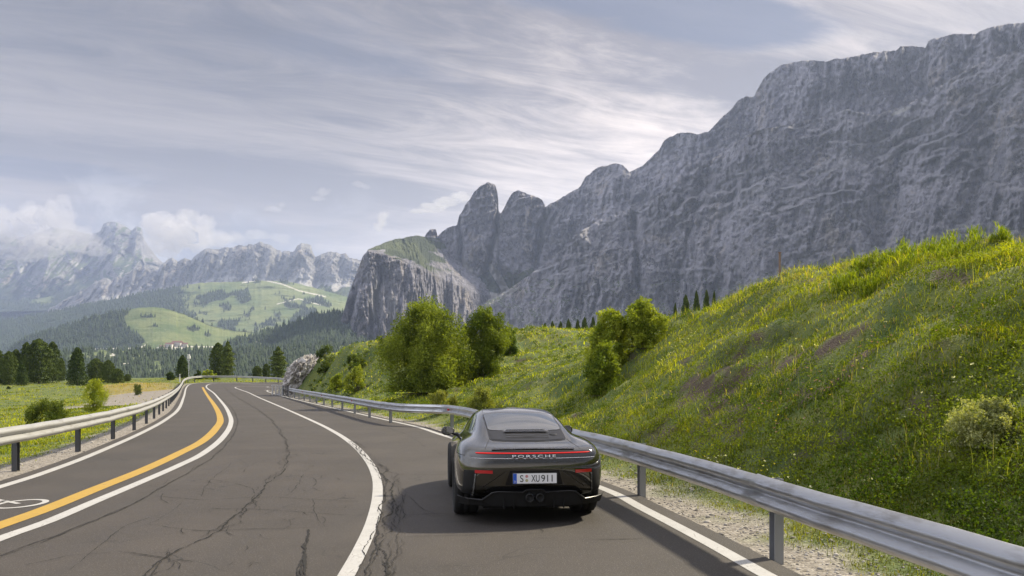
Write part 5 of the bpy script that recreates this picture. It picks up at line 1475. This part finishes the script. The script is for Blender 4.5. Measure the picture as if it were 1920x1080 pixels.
def car_body():
    bm = bmesh.new(); K = 13; R = []
    for ring in RINGS:
        full = [bm.verts.new(p) for p in ring] + [bm.verts.new((-p[0], p[1], p[2])) for p in ring[-2:0:-1]]
        R.append(full)
    n = len(R[0])
    for a, b in zip(R[:-1], R[1:]):
        for k in range(n): bm.faces.new([a[k], a[(k + 1) % n], b[(k + 1) % n], b[k]])
    def cap(ring, flip):
        for k in range(0, K - 1):
            a, b = ring[k], ring[k + 1]; c, d = ring[(n - k - 1) % n], ring[(n - k) % n]
            vs = [a, b, c, d]
            vs = [v for i, v in enumerate(vs) if v not in vs[:i]]
            if len(vs) >= 3: bm.faces.new(vs[::-1] if flip else vs)
    cap(R[-1], False); cap(R[0], True)
    bmesh.ops.recalc_face_normals(bm, faces=bm.faces[:])
    me = bpy.data.meshes.new("body"); bm.to_mesh(me); bm.free()
    ob = bpy.data.objects.new("tmp_body", me); COL.objects.link(ob)
    sb = ob.modifiers.new("s", 'SUBSURF'); sb.levels = 3; sb.render_levels = 3
    cutters = []
    for (yy, r_, z) in ((0.0, 0.385, 0.345), (2.457, 0.365, 0.335)):
        for sx in (-1, 1):
            b2 = bmesh.new(); bmesh.ops.create_cone(b2, cap_ends=True, segments=48, radius1=r_, radius2=r_, depth=0.42)
            bmesh.ops.rotate(b2, verts=b2.verts[:], cent=(0, 0, 0), matrix=Matrix.Rotation(math.pi / 2, 3, 'Y'))
            bmesh.ops.translate(b2, verts=b2.verts[:], vec=(sx * 0.80, yy, z))
            m2 = bpy.data.meshes.new("c"); b2.to_mesh(m2); b2.free(); c = bpy.data.objects.new("tmp_c", m2); COL.objects.link(c)
            c.hide_render = True; cutters.append(c)
            bo = ob.modifiers.new("b", 'BOOLEAN'); bo.operation = 'DIFFERENCE'; bo.object = c; bo.solver = 'EXACT'
    dg = bpy.context.evaluated_depsgraph_get(); ev = ob.evaluated_get(dg)
    out = bpy.data.meshes.new_from_object(ev)
    for c in cutters: bpy.data.objects.remove(c)
    # uncut skin for laying the trim onto
    for m_ in list(ob.modifiers)[1:]: ob.modifiers.remove(m_)
    dg = bpy.context.evaluated_depsgraph_get(); sk_ = bpy.data.meshes.new_from_object(ob.evaluated_get(dg))
    bvh = BVHTree.FromPolygons([v.co.copy() for v in sk_.vertices], [tuple(p.vertices) for p in sk_.polygons])
    bpy.data.objects.remove(ob)
    out.polygons.foreach_set('use_smooth', np.ones(len(out.polygons), bool))
    out.name = "body"
    return out, bvh


def hit(bvh, o, d):
    loc, nrm, _, _ = bvh.ray_cast(Vector(o), Vector(d).normalized())
    if loc is None: return None, None
    if nrm.dot(Vector(d)) > 0: nrm = -nrm
    return loc, nrm


def lay(name, bvh, par, f, nu, nv, cast, m_, off=0.004, thick=0.0, smooth=True):
    """f(u,v) -> ray origin; the patch follows the body skin"""
    bm = bmesh.new(); G = []; ok = []
    for j in range(nv + 1):
        row = []
        for i in range(nu + 1):
            o = f(i / nu, j / nv); loc, nrm = hit(bvh, o, cast)
            row.append(None if loc is None else bm.verts.new(loc + nrm * off))
        G.append(row)
    for j in range(nv):
        for i in range(nu):
            q = [G[j][i], G[j][i + 1], G[j + 1][i + 1], G[j + 1][i]]
            if all(q): bm.faces.new(q)
    if thick:
        r = bmesh.ops.solidify(bm, geom=bm.faces[:], thickness=thick)
    bmesh.ops.recalc_face_normals(bm, faces=bm.faces[:])
    for f_ in bm.faces: f_.smooth = smooth
    me = bpy.data.meshes.new(name); bm.to_mesh(me); bm.free()
    return link(name, me, m_, par)


def rr(v, vlen, hw, r):
    """half width of a rounded panel at parameter v (0..1) over length vlen"""
    d = min(v, 1 - v) * vlen
    return hw if d >= r else hw - (r - math.sqrt(max(0, r * r - (r - d) ** 2)))


def vv_(v, a=0.12):
    """more rows near both ends"""
    return 0.5 - 0.5 * math.cos(math.pi * v)


def text_mesh(body, name, width, height, depth=0.003, wide=1.0, font_space=1.0):
    cu = bpy.data.curves.new("t", 'FONT'); cu.body = body; cu.extrude = depth / 2; cu.space_character = font_space; cu.size = 1.0
    ob = bpy.data.objects.new("tmp_t", cu); COL.objects.link(ob)
    dg = bpy.context.evaluated_depsgraph_get(); me = bpy.data.meshes.new_from_object(ob.evaluated_get(dg)); bpy.data.objects.remove(ob)
    co = np.empty(len(me.vertices) * 3); me.vertices.foreach_get('co', co); co = co.reshape(-1, 3)
    mn = co.min(0); mx = co.max(0)
    co[:, 0] = ((co[:, 0] - mn[0]) / (mx[0] - mn[0]) - 0.5) * width; co[:, 1] = ((co[:, 1] - mn[1]) / (mx[1] - mn[1]) - 0.5) * height
    me.name = name
    return me, co


def lathe(name, prof, seg, m_, par, axis='X', loc=(0, 0, 0)):
    """prof: (axial, radius)"""
    bm = bmesh.new(); rings = []
    for a, r_ in prof:
        rings.append([bm.verts.new((a, r_ * math.cos(2 * math.pi * k / seg), r_ * math.sin(2 * math.pi * k / seg))) for k in range(seg)])
    for r0, r1 in zip(rings[:-1], rings[1:]):
        for k in range(seg):
            f = bm.faces.new([r0[k], r1[k], r1[(k + 1) % seg], r0[(k + 1) % seg]]); f.smooth = True
    bmesh.ops.recalc_face_normals(bm, faces=bm.faces[:])
    me = bpy.data.meshes.new(name); bm.to_mesh(me); bm.free()
    o = link(name, me, m_, par); o.location = loc
    return o


CAR = empty("sports_car", (0.150, 10.0, 0.0), math.radians(6.5)); CAR.scale = (0.962, 1.0, 1.018)
tag(CAR, "dark olive rear engined sports coupe driving away in the right hand lane", "car")
bme, bvh = car_body()
body = link("body", bme, M_paint, CAR)
DOWN = (0, 0, -1); FWD = (0, 1, 0)

# rear window with black surround, grille panel underneath
def win(y0, y1, w0, w1, r):
    L = y1 - y0
    def f(u, v):
        v = vv_(v); y = y0 + L * v; w = rr(v, L, w0 + (w1 - w0) * v, r)
        return ((u * 2 - 1) * w, y - 0.05 * (1 - abs(u * 2 - 1) ** 2) * (1 - v), 1.6)
    return f
lay("window_seal", bvh, CAR, win(-0.44, 0.735, 0.485, 0.495, 0.09), 40, 40, DOWN, M_black, 0.003)
g = lay("rear_window", bvh, CAR, win(-0.06, 0.70, 0.475, 0.475, 0.07), 40, 30, DOWN, M_glass, 0.007)
gp_ = lay("engine_grille", bvh, CAR, win(-0.40, -0.09, 0.455, 0.470, 0.05), 30, 14, DOWN, M_black, 0.006)
for k in range(7):
    y = -0.355 + k * 0.034
    lay("slat", bvh, gp_, lambda u, v, y=y: ((u * 2 - 1) * 0.27, y + 0.012 * v, 1.6), 16, 1, DOWN, M_gloss if k % 2 else M_matt, 0.012)
lay("brake_light", bvh, gp_, lambda u, v: (-0.04 + u * 0.12 - 0.0, -0.325 + 0.02 * v, 1.6), 6, 1, DOWN, M_rim, 0.015)
def hump(u, v):
    return ((u * 2 - 1) * (0.30 - 0.05 * v), -0.165 + 0.085 * v, 1.6)
lay("wiper_cover", bvh, gp_, hump, 16, 5, DOWN, M_gloss, 0.022, -0.012)
o_, n_ = hit(bvh, (0.345, -0.22, 1.6), DOWN)
cap = lathe("fan_cap", [(0, 0.001), (0.004, 0.045), (0, 0.052)], 24, M_chrome, gp_, loc=o_ + n_ * 0.009)
cap.rotation_euler = n_.to_track_quat('X', 'Z').to_euler()
cap.data.materials[0] = M_rim

# spoiler lip: a thin raised blade with a dark gap below
def lip(z0, z1, hw):
    def f(u, v):
        x = (u * 2 - 1) * hw; return (x, -2, z0 + (z1 - z0) * v - 0.004 * (abs(x) / hw) ** 3)
    return f
lay("spoiler_gap", bvh, CAR, lip(0.829, 0.839, 0.50), 40, 2, FWD, M_matt, 0.003)
def spo(u, v):
    hw = 0.50 - 0.03 * v; return ((u * 2 - 1) * hw, -0.885 + 0.22 * v, 1.6)
sp = lay("rear_spoiler", bvh, CAR, lambda u, v: ((u * 2 - 1) * (0.50 - 0.04 * v), -0.835 + 0.24 * v, 1.6), 30, 8, DOWN, M_paint, 0.007)
lay("spoiler_lip", bvh, sp, lip(0.842, 0.851, 0.50), 40, 2, FWD, M_paint, 0.014, -0.010)

# light bar
def bar(z0, z1, hw, wrap=0.0):
    def f(u, v):
        x = (u * 2 - 1) * hw; e = abs(u * 2 - 1)
        zc = (z0 + z1) / 2; k = 1 - 0.6 * max(0, (e - 0.93) / 0.07) ** 2
        return (x, -2, zc + (v - 0.5) * (z1 - z0) * k + 0.004 * e ** 2)
    return f
lb = lay("light_bar", bvh, CAR, bar(0.752, 0.824, 0.765), 60, 4, FWD, M_gloss, 0.004)
led = lay("led_strip", bvh, lb, bar(0.799, 0.810, 0.690), 50, 2, FWD, M_led, 0.012, -0.006)
lay("chrome_strip", bvh, lb, bar(0.748, 0.7535, 0.755), 60, 1, FWD, M_chrome, 0.009, -0.003)
# lettering across the panel
me, co = text_mesh("PORSCHE", "rear_lettering", 0.52, 0.026, 0.004, font_space=1.35)
out = np.empty_like(co)
for i, (x, y, z) in enumerate(co):
    l, n = hit(bvh, (x, -2, 0.772 + y), FWD); p = l + n * (0.012 + z)
    out[i] = p
me.vertices.foreach_set('co', out.reshape(-1)); me.update()
link("rear_lettering", me, M_white2, lb)

# number plate recess and plate
rec = lay("plate_recess", bvh, CAR, lambda u, v: ((u * 2 - 1) * (0.345 - 0.05 * v), -2, 0.455 + 0.165 * v), 20, 8, FWD, M_black, 0.003)
pe = empty("number_plate"); pe.parent = CAR; pe.location = (0, -0.972, 0.535); pe.rotation_euler = (math.radians(-3), 0, 0)
boxm("plate_frame", 0, 0.004, 0, 0.545, 0.012, 0.132, M_black, pe, 0.004)
boxm("plate_face", 0, -0.004, 0, 0.520, 0.008, 0.112, M_plate, pe, 0.002)
boxm("country_band", -0.238, -0.0085, 0, 0.043, 0.002, 0.109, M_blue, pe)
def ptxt(body_, x, w, h, z=0.0, m_=M_ink, nm="plate_text"):
    me, co = text_mesh(body_, nm, w, h, 0.001); c2 = np.stack([co[:, 0] + x, -0.0105 - co[:, 2], co[:, 1] + z], 1)
    me.vertices.foreach_set('co', c2.reshape(-1)); me.update(); link(nm, me, m_, pe)
ptxt("S", -0.158, 0.040, 0.076); ptxt("XU", 0.005, 0.098, 0.076); ptxt("911", 0.142, 0.135, 0.076)
ptxt("D", -0.238, 0.018, 0.022, -0.034, M_white2, "country_letter")
M_seal = mat("seal grey green", (0.42, 0.40, 0.22), 0.5); M_seal2 = mat("seal pink", (0.55, 0.25, 0.24), 0.5)
for zz, mm in ((0.024, M_seal2), (-0.022, M_seal)):
    s_ = lathe("seal", [(0.0, 0.0005), (0.0, 0.017)], 20, mm, pe, loc=(-0.098, -0.0095, zz)); s_.rotation_euler = (0, 0, math.radians(90))

# side vents, reflectors, creases, lower apron
for sx in (-1, 1):
    def vent(u, v, sx=sx):
        xi = 0.70 + 0.045 * (1 - v) - 0.02 * v; xo = 0.845 - 0.02 * v
        if v > 0.85: xi += 0.0
        return (sx * (xi + (xo - xi) * u), -2, 0.335 + 0.285 * v)
    vt = lay("air_outlet", bvh, CAR, vent, 8, 12, FWD, M_matt, 0.004)
    lay("reflector", bvh, CAR, lambda u, v, sx=sx: (sx * (0.495 + 0.205 * u), -2, 0.588 + 0.034 * v + 0.004 * u), 10, 3, FWD, M_lens, 0.009)
    # raised fin along the outer edge of the outlet
    lay("outlet_fin", bvh, vt, lambda u, v, sx=sx: (sx * (0.685 + 0.030 * (1 - v) + 0.012 * u), -2, 0.335 + 0.25 * v), 2, 12, FWD, M_paint, 0.016, -0.014)
    # swage line from reflector down towards the plate
    def sw(u, v, sx=sx):
        t_ = u; x = 0.44 + 0.17 * t_ ** 2.2 - 0.10 * (1 - t_) ** 2; z = 0.605 - 0.175 * t_ ** 1.3
        return (sx * (x + 0.004 * v), -2, z + 0.005 * v)
    lay("swage_line", bvh, CAR, sw, 18, 1, FWD, M_rim, 0.003)

# diffuser: black underside with a proud bright edge
def diffuser():
    bm = bmesh.new()
    top = [(-0.90, 0.315), (-0.78, 0.295), (-0.62, 0.29), (-0.50, 0.375), (-0.44, 0.385), (-0.14, 0.378), (-0.09, 0.405), (0.09, 0.405), (0.14, 0.378), (0.44, 0.385), (0.50, 0.375), (0.62, 0.29), (0.78, 0.295), (0.90, 0.315)]
    A = []; B = []; Cc = []
    for x, z in top:
        yb = -0.945 + 0.30 * (abs(x) / 0.9) ** 4
        A.append(bm.verts.new((x, yb, z))); B.append(bm.verts.new((x * 0.97, yb + 0.05, 0.215))); Cc.append(bm.verts.new((x * 0.97, yb + 0.55, 0.16)))
    for k in range(len(top) - 1):
        bm.faces.new([A[k], A[k + 1], B[k + 1], B[k]]); bm.faces.new([B[k], B[k + 1], Cc[k + 1], Cc[k]])
    me = bpy.data.meshes.new("diffuser"); bm.to_mesh(me); bm.free()
    o = link("diffuser", me, M_matt, CAR)
    b2 = bmesh.new(); tube(b2, [(x, -0.955 + 0.30 * (abs(x) / 0.9) ** 4, z) for x, z in top], [0.008] * len(top), 6)
    me = bpy.data.meshes.new("apron_edge"); b2.to_mesh(me); b2.free(); link("apron_edge", me, M_black, o)
    lay("apron", bvh, o, lambda u, v: ((u * 2 - 1) * (0.60 - 0.10 * v), -2, 0.372 + 0.065 * v), 24, 4, FWD, M_black, 0.006)
    for x in (-0.36, -0.24, 0.24, 0.36): boxm("fin", x, -0.78, 0.25, 0.008, 0.28, 0.12, M_matt, o)
    return o
dif = diffuser()
for x in (-0.062, 0.062):
    tp = lathe("exhaust_pipe", [(-0.99, 0.040), (-0.992, 0.047), (-0.985, 0.049), (-0.80, 0.049)], 28, M_rim, CAR, loc=(x, 0, 0.318)); tp.rotation_euler = (0, 0, math.radians(90))
    tp.location = (x, 0, 0.318)
    ii = lathe("pipe_bore", [(-0.975, 0.001), (-0.975, 0.040), (-0.99, 0.040)], 28, M_matt, tp)

# side windows, windscreen, door line, handles, mirrors
def side_glass(sx):
    top = [(0.50, 1.015), (0.62, 1.07), (0.80, 1.125), (1.00, 1.155), (1.30, 1.165), (1.60, 1.155), (1.85, 1.09), (2.10, 0.98), (2.22, 0.925)]
    bot = [(0.50, 0.985), (0.62, 0.975), (0.80, 0.965), (1.00, 0.955), (1.30, 0.945), (1.60, 0.935), (1.85, 0.925), (2.10, 0.915), (2.22, 0.912)]
    ty = [p[0] for p in top]; tz = [p[1] for p in top]; bz = [p[1] for p in bot]
    def f(u, v):
        y = 0.44 + (2.16 - 0.44) * u; zt = np.interp(y, ty, tz) if y > 0.5 else 1.0; zb = np.interp(y, ty, bz)
        return (sx * 2, y, zb + (zt - zb) * v)
    return f
for sx in (-1, 1):
    lay("side_window", bvh, CAR, side_glass(sx), 30, 8, (-sx, 0, 0), M_glass, 0.004)
    def dl(u, v, sx=sx): return (sx * 2, 0.60 + 0.006 * v, 0.28 + 0.62 * u)
    lay("door_gap", bvh, CAR, dl, 16, 1, (-sx, 0, 0), M_matt, 0.0015)
    lay("door_handle", bvh, CAR, lambda u, v, sx=sx: (sx * 2, 0.72 + 0.16 * u, 0.755 + 0.022 * v), 6, 2, (-sx, 0, 0), M_paint, 0.010, -0.008)
    # mirror: shell, glass, arm
    bm = bmesh.new(); bmesh.ops.create_uvsphere(bm, u_segments=20, v_segments=12, radius=1)
    for v in bm.verts:
        x, y, z = v.co; z *= (0.75 + 0.25 * (x * sx * -1 + 1) / 2 * 1.0) if False else 1
        v.co = (x * 0.105, (y if y > -0.25 else -0.25) * 0.085, z * (0.066 - 0.014 * x * -sx))
    for f_ in bm.faces: f_.smooth = True
    me = bpy.data.meshes.new("mirror"); bm.to_mesh(me); bm.free()
    mi = link("mirror", me, M_paint, CAR); mi.location = (sx * 0.925, 1.93, 0.885)
    bm = bmesh.new(); bmesh.ops.create_circle(bm, cap_ends=True, segments=24, radius=1)
    bmesh.ops.rotate(bm, verts=bm.verts[:], cent=(0, 0, 0), matrix=Matrix.Rotation(math.pi / 2, 3, 'X'))
    for v in bm.verts: v.co = (v.co.x * 0.083, -0.024, v.co.z * 0.054)
    me = bpy.data.meshes.new("mirror_glass"); bm.to_mesh(me); bm.free(); link("mirror_glass", me, M_glass, mi)
    bm = bmesh.new(); tube(bm, [(-sx * 0.05, 0.02, -0.03), (-sx * 0.10, 0.03, -0.05), (-sx * 0.16, 0.03, -0.055)], [0.020, 0.022, 0.03], 8)
    me = bpy.data.meshes.new("mirror_arm"); bm.to_mesh(me); bm.free(); link("mirror_arm", me, M_black, mi)
lay("windscreen", bvh, CAR, lambda u, v: ((u * 2 - 1) * (0.60 - 0.14 * v), 2.42 - 0.62 * v - 0.20 * abs(u * 2 - 1) ** 2, 1.6), 20, 12, DOWN, M_glass, 0.004)
# roof seams and deck seams, a light shut line round the engine lid
for sx in (-1, 1):
    lay("roof_seam", bvh, CAR, lambda u, v, sx=sx: (sx * (0.475 - 0.035 * u + 0.004 * v), 0.72 + 0.75 * u, 1.6), 20, 1, DOWN, M_matt, 0.0015)
    lay("lid_gap", bvh, CAR, lambda u, v, sx=sx: (sx * (0.49 + 0.085 * (1 - u) + 0.005 * v), -0.80 + 0.42 * u, 1.6), 14, 1, DOWN, M_matt, 0.0015)
    lay("bumper_gap", bvh, CAR, lambda u, v, sx=sx: (sx * 2, -0.72 + 0.42 * u, 0.775 + 0.006 * v), 12, 1, (-sx, 0, 0), M_matt, 0.0015)

# wheels
def wheel(x, y, R_, W_, rimr):
    w = empty("wheel"); w.parent = CAR; w.location = (x, y, R_)
    s = 1 if x > 0 else -1; h = W_ / 2
    prof = [(-h * .80, rimr), (-h * .95, rimr + .02), (-h, rimr + .05), (-h * .97, R_ - .03), (-h * .86, R_ - .006), (-h * .3, R_), (-h * .27, R_ - .008), (-h * .23, R_ - .008), (-h * .2, R_), (h * .2, R_), (h * .23, R_ - .008), (h * .27, R_ - .008), (h * .3, R_), (h * .86, R_ - .006), (h * .97, R_ - .03), (h, rimr + .05), (h * .95, rimr + .02), (h * .80, rimr)]
    lathe("tyre", prof, 56, M_tyre, w)
    rim = lathe("rim", [(s * h * .86, rimr + .012), (s * h * .80, rimr - .012), (s * h * .2, rimr - .03), (-s * h * .6, rimr - .03), (-s * h * .6, 0.05)], 48, M_rim, w)
    bm = bmesh.new()
    for k in range(10):
        a = 2 * math.pi * k / 10
        for da in (-0.11, 0.11):
            tube(bm, [(s * h * .42, 0.04 * math.cos(a), 0.04 * math.sin(a)), (s * h * .55, rimr * .5 * math.cos(a + da * .5), rimr * .5 * math.sin(a + da * .5)), (s * h * .80, (rimr - .01) * math.cos(a + da), (rimr - .01) * math.sin(a + da))], [0.014, 0.012, 0.012], 6)
    me = bpy.data.meshes.new("spokes"); bm.to_mesh(me); bm.free(); link("spokes", me, M_rim, w)
    lathe("hub_cap", [(s * h * .62, 0.001), (s * h * .60, 0.035), (s * h * .40, 0.045)], 20, M_black, w)
    lathe("brake_disc", [(0.0, 0.06), (0.0, 0.175), (0.03, 0.175)], 32, M_chrome, w)
for sx in (-1, 1):
    wheel(sx * 0.765, 0.0, 0.355, 0.315, 0.265); wheel(sx * 0.775, 2.457, 0.34, 0.255, 0.255)
boxm("underbody", 0, 1.2, 0.20, 1.2, 3.6, 0.10, M_matt, CAR, 0.02)
# ---------------------------------------------------------------- haze in the valley air
def haze():
    x0, x1, y0, y1, z0, z1 = -9500, 9500, -3200, 12600, -400, 1900
    bm = bmesh.new(); r = bmesh.ops.create_cube(bm, size=1)
    bmesh.ops.scale(bm, verts=r['verts'], vec=(x1 - x0, y1 - y0, z1 - z0)); bmesh.ops.translate(bm, verts=r['verts'], vec=((x0 + x1) / 2, (y0 + y1) / 2, (z0 + z1) / 2))
    me = bpy.data.meshes.new("haze"); bm.to_mesh(me); bm.free()
    m_ = bpy.data.materials.new("haze air"); m_.use_nodes = True; t = NT(m_.node_tree)
    t.n.remove(t.n['Principled BSDF'])
    pv = t.add('ShaderNodeVolumePrincipled'); pv.inputs['Color'].default_value = (0.55, 0.66, 0.98, 1)
    pv.inputs['Density'].default_value = HAZE; pv.inputs['Anisotropy'].default_value = 0.3
    t.l.new(pv.outputs[0], t.n['Material Output'].inputs['Volume'])
    tag(link("haze", me, m_), kind='stuff')


HAZE = 7.5e-5
haze()


# ---------------------------------------------------------------- low clouds hanging on the far left range
def cloud(label, D, lumps, dens, seed):
    r = np.random.default_rng(seed); V = []; Fs = []; o = 0
    bm = bmesh.new(); bmesh.ops.create_icosphere(bm, subdivisions=4, radius=1); bv = np.array([v.co[:] for v in bm.verts]); bf = np.array([[v.index for v in f.verts] for f in bm.faces]); bm.free()
    for (px, py, rx, ry) in lumps:
        n_ = 1 + 0.95 * fbm(bv[:, 0] * 1.1 + px, bv[:, 1] * 1.1 + py, bv[:, 2] * 1.1, 5, gain=0.62)
        d = D + r.uniform(-250, 250); s = d / F
        P = bv * n_[:, None] * np.array([rx * s, (rx + ry) * 0.5 * s, ry * s]) + np.array([(px - 960) * s, d, CAMH + (HOR - py) * s])
        V.append(P); Fs.append(bf + o); o += len(bv)
    m_ = bpy.data.materials.new("cloud vapour"); m_.use_nodes = True; t = NT(m_.node_tree)
    t.n.remove(t.n['Principled BSDF'])
    pv = t.add('ShaderNodeVolumePrincipled'); pv.inputs['Color'].default_value = (0.80, 0.78, 0.78, 1)
    pv.inputs['Density'].default_value = dens; pv.inputs['Anisotropy'].default_value = 0.2
    t.l.new(pv.outputs[0], t.n['Material Output'].inputs['Volume'])
    tag(link("cloud", np_mesh("cloud", np.vstack(V), np.vstack(Fs)), m_), label, "cloud", kind='stuff')


cloud("low cloud bank", 7100, [(-40, 420, 60, 40), (10, 440, 55, 38), (60, 428, 50, 34), (105, 415, 32, 34), (140, 448, 38, 26), (30, 475, 50, 16), (172, 466, 24, 14), (95, 455, 50, 24), (120, 388, 14, 22), (60, 395, 22, 16)], 0.0035, 3)
cloud("low cloud bank", 6900, [(300, 428, 32, 30), (330, 440, 36, 32), (362, 446, 34, 26), (285, 462, 22, 16), (385, 425, 18, 22), (410, 448, 26, 16), (312, 470, 24, 14), (350, 405, 22, 14)], 0.0042, 4)
cloud("low cloud bank", 6800, [(440, 446, 30, 10), (480, 440, 24, 9), (512, 392, 16, 6), (528, 384, 8, 5), (200, 470, 14, 9), (525, 447, 18, 9), (268, 470, 14, 10)], 0.0024, 5)
cloud("small cloud", 5200, [(812, 388, 26, 8), (838, 379, 24, 10), (862, 370, 20, 10), (785, 396, 18, 5)], 0.006, 6)
cloud("small cloud", 5200, [(716, 412, 9, 14), (708, 426, 9, 8), (724, 403, 6, 6)], 0.006, 7)
cloud("small cloud", 5200, [(672, 345, 12, 6), (686, 350, 8, 5), (606, 360, 14, 7), (596, 372, 14, 5)], 0.003, 8)
